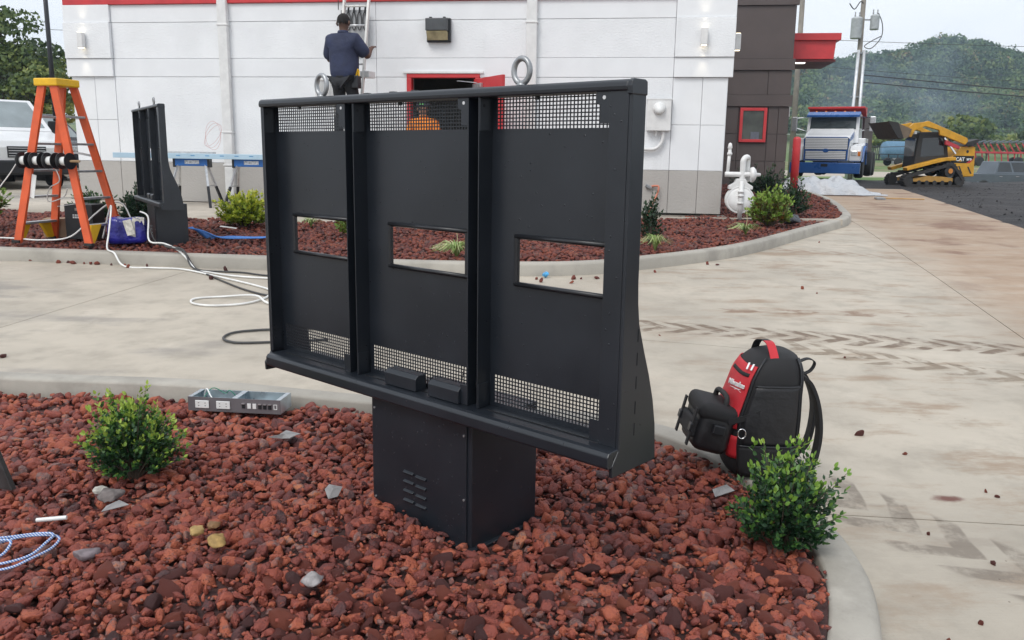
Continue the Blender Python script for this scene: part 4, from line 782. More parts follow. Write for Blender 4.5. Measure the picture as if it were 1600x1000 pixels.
# ================================================================= FAR BED : LADDER AND TOOLS
org = pm('orange_fibreglass', (.62, .095, .025), .45, 0, .12, 5); yel = pm('yellow_plastic', (.72, .42, .01), .45, 0, .1, 6)
ld = empty('stepladder', (-4.99, 9.5, .265), R(-14.5), 'orange fibreglass stepladder with yellow cap standing open by the kerb', 'ladder')
def rail(sx, sy, z): f = z/1.72; return Vector((sx*(.47-.40*f), sy*(.26-.12*f), z))
for sx in (-1, 1):
    for sy in (-1, 1):
        m = MB(); p, q = rail(sx, sy, 0), rail(sx, sy, 1.70); m.bar(p, q, .092, .006, (0, 1, 0)); d = Vector((0, sy*-.0, 0))
        m.bar(p+Vector((-.044, .012, 0)), q+Vector((-.044, .012, 0)), .006, .03, (0, 1, 0)); m.bar(p+Vector((.044, .012, 0)), q+Vector((.044, .012, 0)), .006, .03, (0, 1, 0)); m.build('rail', org, ld)
        MB().cbox((sx*.475, sy*.26, .012), (.1, .05, .03)).build('foot', M['rubber'], ld, bevel=.004)
    for k in range(5):
        z = .21+.29*k; a, b = rail(sx, -1, z), rail(sx, 1, z); MB().cbox(((a.x+b.x)/2, 0, z), (.085, b.y-a.y, .024)).build('step', M['alu'], ld, bevel=.003)
    for sy in (-1, 1): a, b = rail(sx, sy, .03), rail(sx, 0, .2); MB().prism([(0, 0), (.075, 0), (.2, .2), (.04, .2)], a.x-.02, a.x+.02, 'YZ').build('knee_brace', yel, ld, bevel=.003).matrix_local = Matrix.Translation((0, a.y*.98, .02)) @ Matrix.Scale(-sy, 4, (0, 1, 0))
MB().box((-.15, -.17, 1.69), (.15, .17, 1.77)).build('top_cap', yel, ld, bevel=.012)
for sy in (-1, 1): a, b = rail(-1, sy, .95), rail(1, sy, .95); MB().bar(a, (0, a.y, .99), .025, .004, (0, 1, 0)).build('spreader', M['alu'], ld); MB().bar((0, a.y, .99), b, .025, .004, (0, 1, 0)).build('spreader', M['alu'], ld)
p = rail(-1, -1, .92); MB().cbox((p.x+.012, p.y-.006, .62), (.06, .003, .26), 0, R(13.1)).build('warning_sticker', M['white_plastic'], ld)
MB().cyl((-.34, -.27, .9), (.45, -.27, .9), .013, n=10).build('reel_rod', pm('wooden_rod', (.35, .23, .12), .7), ld, smooth=True)
for i, (x, w_) in enumerate(((-.30, .11), (-.13, .11), (.04, .11), (.22, .11))):
    a = math.cos(R(-14.5)); bb = math.sin(R(-14.5)); rl = empty('cable_reel', (-4.99+x*a-.27*.25, 9.5+x*bb-.27*.968, .265+.9), R(-14.5), ['black cable reel at the left end of the ladder rod', 'second black cable reel from the left on the ladder rod', 'third black cable reel from the left on the ladder rod', 'black cable reel at the right end of the ladder rod'][i], 'cable reel', 'cable reels on the ladder')
    for xx in (0, w_): MB().lathe([(.0, xx-.004), (.088, xx-.004), (.088, xx+.004), (.0, xx+.004)], 24, (0, 0, 0), 'X').build('flange', M['black_trim'], rl)
    MB().lathe([(.045, .005), (.047, .03), (.045, .055), (.047, .08), (.045, w_-.005)], 20, (0, 0, 0), 'X').build('wound_cable', M['white_plastic'], rl, smooth=True)
wcab = pm('white_cable_jacket', (.72, .72, .70), .45); gcab = pm('dark_grey_cable_jacket', (.05, .05, .05), .55)
def cable(pts, r, mat, label, name='cable', smooth=6):
    o = MB().tube(catmull([(a, b, (G(0, b) if c is None else c)+r+.003) for a, b, c in pts], smooth), r, 7).build(name, mat, smooth=True); return tag(o, label, 'cable')
N_ = None
cable([(-4.62, 9.5, .30), (-4.5, 9.45, .62), (-4.42, 9.33, .65), (-4.38, 9.15, .40), (-4.33, 8.98, .245), (-4.2, 8.86, .21), (-4.05, 8.74, N_), (-3.72, 8.66, N_), (-3.38, 8.6, N_), (-2.87, 8.2, N_), (-2.4, 7.8, N_), (-2.19, 7.55, N_), (-2.15, 7.24, N_), (-2.26, 6.99, N_), (-2.5, 6.9, N_), (-2.69, 6.99, N_), (-2.73, 7.17, N_), (-2.52, 7.27, N_), (-2.22, 7.21, .06), (-1.98, 6.96, N_), (-1.2, 6.7, N_)], .0095, wcab, 'thick white cable looping from the blue bag across the concrete lane')
cable([(-4.2, 9.55, .60), (-4.05, 9.4, .55), (-3.95, 9.15, .32), (-3.75, 9.05, .30), (-3.55, 8.88, .26), (-3.40, 8.72, .2), (-3.25, 8.6, N_), (-3.06, 8.45, N_), (-2.73, 8.26, N_), (-2.32, 8.16, N_), (-1.3, 8.0, N_)], .0095, wcab, 'white cable running from the far kerb behind the menu board')
cable([(-4.1, 9.5, .5), (-3.95, 9.3, .3), (-3.7, 9.0, .28), (-3.48, 8.86, .26), (-3.3, 8.66, .12), (-3.16, 8.55, N_), (-2.75, 8.48, N_), (-2.36, 8.30, N_), (-1.3, 8.1, N_)], .009, gcab, 'upper dark grey cable lying from the far kerb to the menu board')
cable([(-3.7, 8.95, .28), (-3.42, 8.74, .25), (-3.3, 8.6, .12), (-3.05, 8.35, N_), (-2.76, 7.98, N_), (-2.37, 7.53, N_), (-2.0, 7.28, N_), (-1.2, 7.1, N_)], .009, gcab, 'lower dark grey cable crossing under the white loop')
cable([(-1.3, 6.2, N_), (-1.71, 6.13, N_), (-1.88, 6.09, N_), (-2.02, 6.01, N_), (-2.05, 5.87, N_), (-1.98, 5.76, N_), (-1.82, 5.73, N_), (-1.3, 5.85, N_)], .009, gcab, 'dark cable loop on the lane left of the menu board')
cable([(-6.2, 9.7, .27), (-5.6, 9.45, .29), (-5.2, 9.3, .29), (-4.9, 9.35, .33), (-4.75, 9.6, .55), (-4.62, 9.75, .68), (-4.5, 9.8, .66), (-4.4, 9.75, .5)], .009, wcab, 'white cable arching through the ladder legs')
cable([(-6.4, 9.3, .45), (-5.95, 9.35, .55), (-5.6, 9.42, .95), (-5.42, 9.45, 1.2), (-5.3, 9.5, 1.27)], .006, wcab, 'thin white wire hanging from the left cable reel')
cable([(-5.15, 9.5, 1.2), (-5.05, 9.5, .95), (-5.2, 9.55, .85), (-5.25, 9.6, .7), (-5.1, 9.65, .75), (-5.0, 9.55, .85)], .006, wcab, 'thin white wire dangling inside the ladder')
mb = MB()
for k in range(7): o_ = k*.035; mb.tube(catmull([(-3.75, 9.75+o_*.6, .42), (-3.62, 9.85+o_, .38-.02*k), (-3.4, 9.85+o_*.9, .30), (-3.1, 9.9+o_*.7, .295), (-2.95+.02*k, 9.95+o_, .295)], 6), .007, 6)
tag(mb.build('data_cable_bundle', pm('blue_data_cable', (.06, .2, .55), .45), smooth=True), 'bundle of bright blue data cables spilling from the edge-on board pedestal', 'cable')
bx = empty('tool_box', (-4.98, 9.85, .27), R(-6), 'black carton with white lettering behind the ladder', 'box')
MB().box((-.17, -.12, 0), (.17, .12, .40)).build('carton', pm('black_carton', (.02, .02, .022), .6), bx, bevel=.008); MB().box((-.172, -.122, .23), (.172, .122, .236)).build('lid_seam', M['black_dark'], bx); MB().box((-.19, -.13, .402), (.02, .13, .408)).build('flap', M['white_plastic'], bx).rotation_euler = (0, R(-8), 0)
[MB().box((-.07+.028*k, -.1222, z), (-.07+.028*k+.02, -.1205, z+h_)).build('printed_mark', M['white_plastic'], bx) for z, h_, n_ in ((.272, .014, 5), (.243, .02, 6)) for k in range(n_)]
MB().box((-.04, -.1225, .33), (.05, -.1205, .36)).build('handle_hole', pm('cardboard_edge', (.3, .25, .22), .8), bx)
mb = MB(); mb.m = Matrix.Translation((-5.38, 10.0, .27)) @ Matrix.Rotation(R(15), 4, 'Z'); mb.box((-.14, -.1, 0), (.14, .1, .22)); tag(mb.build('cardboard_box', pm('cardboard', (.33, .22, .14), .8), bevel=.004), 'plain brown cardboard box between the ladder legs', 'box')
bg = empty('blue_bag', (-4.33, 9.5, .25), R(10), 'shiny dark blue bag with papers sticking out, beside the ladder foot', 'bag')
MB().prism([(-.19, 0), (.2, .02), (.21, .2), (.16, .31), (-.05, .29), (-.17, .32), (-.2, .17)], -.13, .13).build('bag_body', pm('blue_foil', (.02, .02, .22), .22, 0, .4, 6, bump=.03, bs=9), bg, bevel=.05, seg=4, smooth=True)
for k, (x, y, r_, s) in enumerate(((.1, -.13, 20, .2), (.05, -.15, -15, .17), (.15, -.1, 5, .22))): MB().cbox((x, y, .2), (.09, .003, s), R(r_*.5), R(r_)).build('paper', pm('printed_paper', (.6, .58, .52), .8, 0, .25, 30), bg)
mb = MB(); mb.cbox((-3.62, 10.75, .345), (.2, .12, .004), R(12), R(8)); tag(mb.build('paper_sheet', M['white_plastic']), 'white sheet of paper lying on the far rock bed', 'paper')
mb = MB(); mb.cbox((-6.2, 12.75, .39), (.22, .1, .06), R(-8)); tag(mb.build('socket_box', pm('grey_box', (.4, .4, .38), .6, 0, .4, 30), bevel=.006), 'small grey wall box left on the walkway behind the ladder', 'box')
V, F = rockshape(2, 7); o = npmesh('plastic_wrapper', V*np.array([.045, .03, .05]), F, pm('blue_wrapper', (.08, .35, .65), .3, 0, .5, 40)); o.location = (.33, 8.47, .12); tag(o, 'crumpled blue wrapper in the gutter, seen through the right window of the menu board', 'litter')
V, F = rockshape(3, 9); o = npmesh('plastic_bag', V*np.array([.16, .12, .11]), F, pm('black_bin_liner', (.02, .022, .028), .3, 0, .3, 20, bump=.02, bs=25)); o.location = (4.1, 12.55, .42); tag(o, 'small black plastic bag beside the yellowing shrub', 'bag')
# sawhorses, plank
shb = pm('blue_sawhorse_body', (.02, .13, .42), .45)
def sawhorse(x, y, lab):
    s = empty('sawhorse', (x, y, .36), R(-6), lab, 'sawhorse', 'sawhorses by the wall')
    MB().box((-.30, -.05, .68), (.30, .05, .81)).build('top_beam', shb, s, bevel=.012); MB().box((-.11, -.0535, .715), (.14, -.05, .775)).build('label_plate', pm('printed_label', (.5, .52, .55), .5, 0, .4, 40), s)
    for sx in (-1, 1):
        MB().box((sx*.3-.02, -.056, .66), (sx*.3+.02, .056, .83)).build('end_bracket', M['black_trim'], s, bevel=.006)
        for sy in (-1, 1):
            a = Vector((sx*.24, sy*.03, .70)); b = Vector((sx*.40, sy*.26, 0)); m = a.lerp(b, .5); MB().bar(a, m, .036, .03).build('upper_leg', M['alu'], s); MB().bar(m, b, .042, .036).build('lower_leg', M['black_trim'], s)
        MB().bar((sx*.32, -.14, .36), (sx*.32, .14, .36), .02, .02).build('cross_brace', M['alu'], s)
sawhorse(-5.38, 14.35, 'blue topped folding sawhorse nearer the edge-on menu board'); sawhorse(-4.36, 14.25, 'blue topped folding sawhorse nearer the large menu board')
pk = empty('long_panel', (-5.2, 14.3, 1.175), R(-5), 'long trim panel in pale blue film resting across the sawhorses', 'panel')
MB().box((-1.5, -.09, -.015), (1.9, .09, .07)).build('panel_board', pm('protective_film', (.40, .55, .66), .3, 0, .06, 4), pk, bevel=.004); MB().box((-1.1, -.02, .0705), (.2, .1, .1)).build('upper_strip', M['alu'], pk)
for k in range(9): MB().box((-.4+k*.25, -.0925, .03), (-.33+k*.25, -.0905, .042)).build('film_print', pm('blue_print', (.06, .25, .5), .5), pk)
mb = MB(); mb.cbox((-4.2, 14.2, .44), (.5, .22, .08), R(5)); tag(mb.build('flat_carton', pm('rust_brown_board', (.22, .09, .05), .7), bevel=.004), 'flat reddish-brown carton under the right sawhorse', 'box')
mb = MB()
for k in range(3): mb.tube([(-5.15+.13*math.cos(a)*(1+.1*k), 14.75, 1.55+.24*math.sin(a+.4*k)*(1-.12*k)) for a in np.linspace(0, 6.28, 22)[:-1]], .002, 5, True)
tag(mb.build('wire_coil', pm('thin_red_wire', (.5, .15, .13), .5), smooth=True), 'thin red wire loops hanging beside the edge-on menu board', 'wire')
# ================================================================= PEOPLE
def skin(name, V, E, Rr, mat, parent, root=0, sub=2):
    me = bpy.data.meshes.new(name); me.from_pydata(V, E, []); o = bpy.data.objects.new(name, me); COL.objects.link(o); o.parent = parent; me.materials.append(mat)
    k = o.modifiers.new('skin', 'SKIN'); k.use_smooth_shade = True
    for i, r in enumerate(Rr): d = me.skin_vertices[0].data[i]; d.radius = (r if isinstance(r, tuple) else (r, r)); d.use_root = i == root
    q = o.modifiers.new('subdivision', 'SUBSURF'); q.levels = sub; q.render_levels = sub; return o
def person(name, loc, rz, label, sk, shirt, trous, hair, arms, legs, h=1.0, bulk=1.0):
    p = empty(name, loc, rz, label, 'person'); p.scale = (h, h, h)          # facing local +Y, feet at z 0, 1.8 m tall
    V = [(0, 0, .98), (0, .02, 1.15), (0, .0, 1.36), (0, -.01, 1.47), (0, .01, 1.53), (0, .02, 1.60), (0, .02, 1.69), (0, .015, 1.745)]; Rr = [.11, .11, .12, .06, .055, (.078, .09), (.082, .096), (.05, .06)]; E = [(0, 1), (1, 2), (2, 3), (3, 4), (4, 5), (5, 6), (6, 7)]
    def ch(st, pts, rs):
        a = st
        for q, r in zip(pts, rs): V.append(tuple(q)); Rr.append(r); E.append((a, len(V)-1)); a = len(V)-1
        return a
    for s, (el, wr, fd) in zip((-1, 1), arms):
        a = ch(2, [(s*.17, 0, 1.42), el, wr], [.055, .043, .029]); wr = Vector(wr); fd = Vector(fd).normalized(); sd_ = fd.cross(Vector((0, 0, 1))).normalized() if abs(fd.z) < .9 else Vector((1, 0, 0))
        pm_ = ch(a, [wr+fd*.055], [(.034, .02)])
        for j, (o_, L) in enumerate(((-.027, .075), (-.009, .088), (.009, .083), (.027, .065))): ch(pm_, [wr+fd*.09+sd_*o_, wr+fd*(.09+L*.5)+sd_*o_*1.1, wr+fd*(.09+L*.85)+sd_*o_*1.1-Vector((0, 0, .02))], [.010, .009, .007])
        ch(a, [wr+fd*.04-sd_*.035*s, wr+fd*.08-sd_*.05*s], [.011, .009])
    for s, (kn, an) in zip((-1, 1), legs):
        ch(0, [(s*.09, 0, .9), kn, an, (an[0], an[1]+.12, an[2]-.06)], [.085, .058, .042, .035])
    skin('body', V, E, Rr, sk, p)
    sv = [(0, .0, .80), (0, .015, 1.08), (0, .01, 1.28), (0, -.01, 1.42), (0, -.012, 1.49)]; sr = [(.19*bulk, .14*bulk), (.19*bulk, .14*bulk), (.2*bulk, .145*bulk), (.15*bulk, .115*bulk), (.085, .08)]; se = [(0, 1), (1, 2), (2, 3), (3, 4)]
    for s, (el, wr, fd) in zip((-1, 1), arms):
        e = Vector(el); c = Vector((s*.175, 0, 1.40)); n0 = len(sv); sv += [tuple(c), tuple(c.lerp(e, .55)), tuple(c.lerp(e, .95))]; sr += [.095*bulk, .085*bulk, .078*bulk]; se += [(3, n0), (n0, n0+1), (n0+1, n0+2)]
    skin('shirt', sv, se, sr, shirt, p)
    MB().lathe([(.075, 1.485), (.078, 1.51), (.068, 1.53)], 16, (0, -.005, 0)).build('collar', shirt, p, smooth=True)
    tv = [(0, .0, .93)]; tr = [(.165, .125)]; te = []
    for s, (kn, an) in zip((-1, 1), legs):
        n0 = len(tv); tv += [(s*.095, 0, .84), kn, tuple(an)]; tr += [.105, .078, .068]; te += [(0, n0), (n0, n0+1), (n0+1, n0+2)]
    skin('trousers', tv, te, tr, trous, p)
    for s, (kn, an) in zip((-1, 1), legs): MB().box((an[0]-.045, an[1]-.08, an[2]-.10), (an[0]+.045, an[1]+.19, an[2]-.01)).build('boot', M['rubber'], p, bevel=.03, seg=3)
    hv, hf = rockshape(3, 1); bm = bmesh.new(); bmesh.ops.create_icosphere(bm, subdivisions=3, radius=1); V2 = np.array([v.co[:] for v in bm.verts]); F2 = np.array([[v.index for v in f.verts] for f in bm.faces]); bm.free()
    keep = np.array([(V2[f].mean(0)[2] > .12) or (V2[f].mean(0)[1] < -.15 and V2[f].mean(0)[2] > -.35) for f in F2]); npmesh('hair', V2*np.array([.088, .102, .106])+np.array([0, .015, 1.66]), F2[keep], hair, p, smooth=True)
    for s in (-1, 1): MB().tube([(s*.088, .01, 1.60), (s*.098, .0, 1.625), (s*.093, .005, 1.66)], [.012, .016, .01], 8).build('ear', sk, p, smooth=True)
    MB().prism([(0, .015), (.022, -.012), (.0, -.02)], -.013, .013, 'YZ').build('nose', sk, p, bevel=.005).location = (0, .108, 1.605)
    for s in (-1, 1): MB().lathe([(.0, -.004), (.012, 0), (.0, .006)], 10, (s*.034, .104, 1.632), 'Y').build('eye', M['black_dark'], p, smooth=True)
    MB().box((-.026, .098, 1.555), (.026, .107, 1.563)).build('mouth', pm('lips', (.15, .06, .05), .6), p, bevel=.003); return p
skn = pm('brown_skin', (.10, .05, .032), .55); navy = pm('navy_shirt', (.026, .034, .075), .8, 0, .2, 6, bump=.02, bs=8); blk = pm('black_trousers', (.012, .013, .016), .8); hr = pm('black_hair', (.012, .01, .009), .9, bump=.004, bs=150)
wk = person('person', (-2.60, 13.28, 1.44), R(-20), 'person in a navy shirt seen from behind on a ladder, working at the wall', skn, navy, blk, hr,
            (((-.31, .10, 1.14), (-.13, .36, 1.30), (.3, .9, .3)), ((.30, .14, 1.18), (.20, .42, 1.34), (-.2, .9, .3))), (((-.11, .07, .5), (-.12, .0, .1)), ((.12, .1, .5), (.12, .06, .1))), 1.08, bulk=1.22)
tb = empty('tool_pouch', (.20, -.02, .87)); tb.parent = wk; MB().box((-.05, -.05, -.12), (.05, .06, .05)).build('holster', M['black_trim'], tb, bevel=.01)
for k, (a, b) in enumerate((((0, 0, .03), (.05, -.02, .14)), ((.03, .03, .02), (.02, .05, .13)))): MB().bar(a, b, .022, .016).build('yellow_tool_handle', yel, tb, bevel=.004)
MB().lathe([(.172, -.02), (.176, 0), (.172, .02)], 24, (0, 0, .915)).build('belt', M['black_trim'], wk).scale = (1, .76, 1)
pn = person('person', (-1.49, 14.15, .38), R(170), 'person in a bright orange shirt standing at the open red door', pm('tan_skin', (.32, .18, .12), .55), pm('orange_hi_vis', (.85, .25, .02), .8), blk, hr,
            (((-.28, .05, 1.14), (-.22, .28, 1.08), (.2, 1, 0)), ((.28, .05, 1.14), (.22, .28, 1.08), (-.2, 1, 0))), (((-.1, .03, .5), (-.1, 0, .1)), ((.1, .03, .5), (.1, 0, .1))), 1.0)
MB().lathe([(.118, 1.67), (.116, 1.70), (.09, 1.76), (.03, 1.785), (.0, 1.787)], 20, (0, .01, 0)).build('cap', pm('dark_cap', (.03, .04, .06), .7), pn, smooth=True); MB().box((-.03, .115, 1.695), (.03, .124, 1.72)).build('cap_badge', pm('green_badge', (.2, .7, .2), .6), pn)
el = empty('extension_ladder', (-2.66, 13.1, .36), R(-8), 'pale extension ladder leaning on the white wall with the navy-shirted person on it', 'ladder')
wf = pm('pale_ladder_rail', (.66, .65, .62), .5); tp = Vector((0, 1.42, 4.9))
for x in (-.2, .2): MB().bar((x, 0, 0), Vector((x, 0, 0))+tp, .03, .07).build('rail', wf, el)
for k in range(16): q = tp*((k+.6)/16.2); MB().cyl((-.19, q.y, q.z), (.19, q.y, q.z), .016, n=10).build('rung', M['alu'] if k % 2 else wf, el, smooth=True)
tl = empty('cable_loops', (-2.66, 14.6, 3.40), R(-8.5), 'row of dark cable loops on a grey plate behind the ladder, beside the person', 'wall equipment')
MB().box((-.24, -.01, -.42), (.22, .05, .20)).build('plate', pm('grey_wall_plate', (.35, .36, .37), .5), tl, bevel=.004)
for k in range(5): x = -.2+k*.095; MB().tube([(x+.036*math.cos(a), -.03, .02+.14*math.sin(a)) for a in np.linspace(0, 6.28, 20)[:-1]], .009, 6, True).build('loop', gcab, tl, smooth=True); MB().cyl((x, -.03, .15), (x+.02, -.04, .27), .016, n=8).build('connector', M['black_trim'], tl)
for x in (-.27, -.15): MB().tube(catmull([(x, -.03, .2), (x+.02, -.05, .7), (x+.1, -.04, 1.4)], 6), .008, 6).build('lead', gcab, tl, smooth=True)
mb = MB(); mb.m = Matrix.Translation((-2.34, 13.75, 2.45)) @ Matrix.Rotation(R(-20), 4, 'Z'); mb.box((-.06, -.1, 0), (.1, .1, .1)); tag(mb.build('ladder_tray', M['white_plastic'], bevel=.008), 'small white tray clipped to the right ladder rail', 'tray')
# ================================================================= GAS METER, BOLLARD, SHEETED PILE
gmz = empty('gas_meter', (3.60, 13.55, .36), R(-8), 'white painted gas meter with pipes at the corner of the white wall', 'gas meter'); W_ = M['white_metal']; gmz.scale = (.84, .84, .82)
MB().lathe([(.0, -.16), (.2, -.16), (.24, -.13), (.25, 0), (.24, .13), (.2, .16), (.0, .16)], 28, (-.02, 0, .36), 'Y').build('meter_body', W_, gmz, smooth=True)
for y in (-.13, .0, .13): MB().lathe([(.255, y-.012), (.262, y), (.255, y+.012)], 28, (-.02, 0, .36), 'Y').build('body_flange', W_, gmz)
MB().prism([(-.24, .56), (.2, .56), (.2, .62), (.1, .68), (.06, .76), (-.1, .76), (-.14, .68), (-.24, .62)], -.12, .12).build('meter_head', W_, gmz, bevel=.01)
MB().tube(catmull([(-.32, -.05, .84), (-.15, -.05, .84), (0, -.05, .84), (.15, -.05, .84)], 4), .05, 12).build('cross_pipe', W_, gmz, smooth=True); MB().tube(catmull([(0, -.05, .75), (0, -.05, 1.0), (.0, -.05, 1.1), (.04, -.02, 1.16), (.09, .05, 1.16), (.1, .1, 1.08), (.1, .1, .7)], 5), .052, 12).build('bend_pipe', W_, gmz, smooth=True)
MB().lathe([(.0, .14), (.13, .14), (.145, .17), (.145, .2), (.1, .24), (.04, .26), (.03, .33), (.0, .33)], 24, (0, -.06, .84), 'X').build('regulator', W_, gmz, smooth=True)
MB().tube([(-.02, -.19, -.02), (-.02, -.19, .72)], .04, 12).build('riser_pipe', W_, gmz, smooth=True)
for z in (.28, .42, .5): MB().lathe([(.055, z), (.06, z+.02), (.055, z+.04)], 14, (-.02, -.19, 0)).build('coupling', W_, gmz, smooth=True)
MB().tube([(-.27, .0, .8), (-.25, 0, 1.3)], .032, 10).build('vent_pipe', W_, gmz, smooth=True); MB().lathe([(.045, 1.2), (.05, 1.24), (.032, 1.26), (.03, 1.32), (.045, 1.34), (.03, 1.42), (.0, 1.44)], 14, (-.25, 0, 0)).build('vent_cap', W_, gmz, smooth=True)
MB().box((-.3, -.2, -.06), (.25, .15, -.0)).build('base', M['black_trim'], gmz)
mb = MB(); mb.lathe([(.0, 0), (.10, 0), (.10, 1.42), (.085, 1.46), (.04, 1.485), (.0, 1.49)], 20); o = mb.build('bollard', M['red'], smooth=True); o.location = (7.32, 22.4, .38); o.data.shade_smooth(); tag(o, 'red steel bollard at the corner of the brown wall', 'bollard')
def sheeted():
    xs_, ys_ = np.linspace(0, 1, 46), np.linspace(0, 1, 22); V = []
    for v in ys_:
        for u in xs_:
            x = -1.15+2.7*u; e = math.sin(math.pi*min(1, max(0, u*1.25-.02)))**.6 if u < .8 else max(0, .25-(u-.8)*1.1); q = math.sin(math.pi*v)**.55
            z = .5*e*q*(1+.25*math.sin(u*9+1)*(.5+v))+.07*math.sin(u*31+v*7)*e*q+.05*math.sin(u*17-v*23)*q; V.append((x+.05*math.sin(v*19+u*5), -.6+1.2*v+.06*math.sin(u*23), max(.012, z)))
    F = [(j*46+i, j*46+i+1, (j+1)*46+i+1, (j+1)*46+i) for j in range(21) for i in range(45)]; t = NT('clear_white_sheeting'); p = t.pos(); t.fin((.55, .57, .60), .25, 0, t.bump(t.noise(p, 7, 5), .06)); t.b.inputs['Transmission Weight'].default_value = .15
    o = npmesh('plastic_sheeting', np.array(V), np.array(F), t.mat, smooth=True); o.location = (8.35, 23.2, .37); return tag(o, 'crumpled white plastic sheeting draped over a low pile behind the bollard', 'plastic sheet')
sheeted()
pl = empty('block_pile', (8.2, 23.45, .365), R(-6), 'low grey block pile wrapped under the white plastic sheeting', 'block pile')
for k in range(3): MB().box((-.8+k*.55, -.3, 0), (-.27+k*.55, .3, .3)).build('block', pm('grey_block', (.35, .34, .33), .8), pl, bevel=.01)
rk = empty('rake', (9.2, 21.2, .35), R(-15), 'asphalt rake lying on the concrete near the asphalt edge', 'rake'); MB().cyl((-.0, 0, .03), (.9, -.1, .03), .016, n=8).build('handle', pm('wood_handle', (.45, .27, .1), .6), rk); MB().box((-.2, -.25, 0), (.0, .25, .04)).build('head', M['steel'], rk)
# ================================================================= VEHICLES
def wheel(par, x, y, r, w_, rim=None):
    q = empty('wheel', (x, y, r)); q.parent = par; s = 1 if y > 0 else -1
    MB().lathe([(r*.6, -w_/2), (r*.93, -w_/2), (r, -w_*.3), (r, w_*.3), (r*.93, w_/2), (r*.6, w_/2)], 26, (0, 0, 0), 'Y').build('tyre', M['rubber'], q, smooth=True); MB().lathe([(r*.62, -w_*.42), (r*.58, -w_*.3), (r*.2, -w_*.25), (r*.15, -w_*.4), (.0, -w_*.4), (.0, w_*.4), (r*.15, w_*.4), (r*.2, w_*.25), (r*.58, w_*.3), (r*.62, w_*.42)], 20, (0, 0, 0), 'Y').build('rim', rim or M['rim'], q, smooth=True)
def arch(cx, r, n=9): return [(cx+r*math.cos(a), .3+r*math.sin(a)) for a in np.linspace(0, math.pi, n)]
def frustum(x0, x1, x2, x3, z0, z1, w0, w1): return [(x0, -w0, z0), (x1, -w0, z0), (x1, w0, z0), (x0, w0, z0), (x2, -w1, z1), (x3, -w1, z1), (x3, w1, z1), (x2, w1, z1)]
BF = [(0, 3, 2, 1), (4, 5, 6, 7), (0, 1, 5, 4), (1, 2, 6, 5), (2, 3, 7, 6), (3, 0, 4, 7)]
def window(par, C, f, u0, u1, v0, v1, name='window', off=.008, mat=None):
    a, b, c, d = [Vector(C[i]) for i in f]; n = (b-a).cross(d-a).normalized()*off; P = lambda u, v: a.lerp(b, u).lerp(d.lerp(c, u), v)+n
    m = MB(); q = [P(u0, v0), P(u1, v0), P(u1, v1), P(u0, v1)]; m.add(q+[p-n*1.6 for p in q], BF); return m.build(name, mat or M['glass_dark'], par)
WSC = pm('windscreen_glass', (.22, .26, .27), .08, 0, .2, 1, **{'Specular IOR Level': 1.0})  # pale base colour stands in for sky reflected in the glass
def car(name, loc, rz, label, cat, paint, L, Wd, prof, cab, wheels, r, wins, trim=None):
    c = empty(name, loc, rz, label, cat); MB().prism(prof, -Wd/2, Wd/2).build('body', paint, c, bevel=.05, seg=3)
    C = frustum(*cab); m = MB(); m.add(C, BF); m.build('cabin', paint, c, bevel=.04, seg=3)
    window(c, C, (1, 2, 6, 5), .07, .93, .12, .93, 'windscreen', .008, WSC)
    for (u0, u1) in wins: window(c, C, (0, 1, 5, 4), u0, u1, .15, .9, 'side_window'); window(c, C, (2, 3, 7, 6), 1-u1, 1-u0, .15, .9, 'side_window')
    for x in wheels:
        for s in (-1, 1): wheel(c, x, s*(Wd/2-.1), r, .22); MB().lathe([(r+.06, -.005), (r+.06, .01)], 20, (x, s*(Wd/2-.012), r), 'Y').build('wheel_well', M['black_dark'], c)
    return c, C
vn, C = car('van', (-11.45, 20.2, .35), R(-42), 'white van parked nose-on behind the ladder', 'van', M['white_car'], 5.5, 1.95, [(0, .5), (.0, .95), (-.1, 1.12), (-1.05, 1.36), (-5.4, 1.36), (-5.45, .4), (-.1, .35)], (-5.42, -.95, -5.3, -1.95, 1.34, 2.12, .965, .84), (-.95, -4.3), .36, ((.62, .80), (.82, .93)))
MB().box((-.3, -.93, .32), (.06, .93, .66)).build('front_bumper', M['black_trim'], vn, bevel=.05); MB().box((-.02, -.42, .72), (.022, .42, .98)).build('grille', M['black_trim'], vn, bevel=.01)
for k in range(4): MB().box((.02, -.4, .75+k*.06), (.032, .4, .768+k*.06)).build('grille_bar', M['chrome'], vn)
for s in (-1, 1):
    MB().prism([(.03, .76), (.0, .97), (-.32, 1.10), (-.3, .82)], s*.8-.19, s*.8+.19).build('headlight', M['lamp_glass'], vn, bevel=.02); MB().prism([(-.05, .80), (-.2, .86), (-.26, 1.04), (-.12, .98)], s*.975-.025, s*.975+.022).build('indicator', M['orange_light'], vn, bevel=.01); MB().box((-1.35, s*1.08-.1, 1.3), (-1.25, s*1.08+.1, 1.62)).build('mirror', M['black_trim'], vn, bevel=.03)
sv, C = car('suv', (-12.2, 25.0, .37), R(-20), 'dark grey pickup-like SUV parked between the white van and the building', 'car', M['dark_car'], 5.2, 1.95, [(0, .5), (0, 1.0), (-.15, 1.1), (-1.3, 1.18), (-5.1, 1.2), (-5.15, .45), (-.1, .38)], (-4.9, -1.3, -4.7, -2.1, 1.16, 1.93, .95, .78), (-.95, -4.05), .38, ((.06, .36), (.40, .68), (.71, .92)))
for s in (-1, 1): MB().box((-1.75, s*1.07-.11, 1.2), (-1.62, s*1.07+.11, 1.42)).build('mirror', M['black_trim'], sv, bevel=.03); MB().box((-.3, s*.75-.16, .85), (.012, s*.75+.16, 1.0)).build('headlight', M['lamp_glass'], sv, bevel=.02)
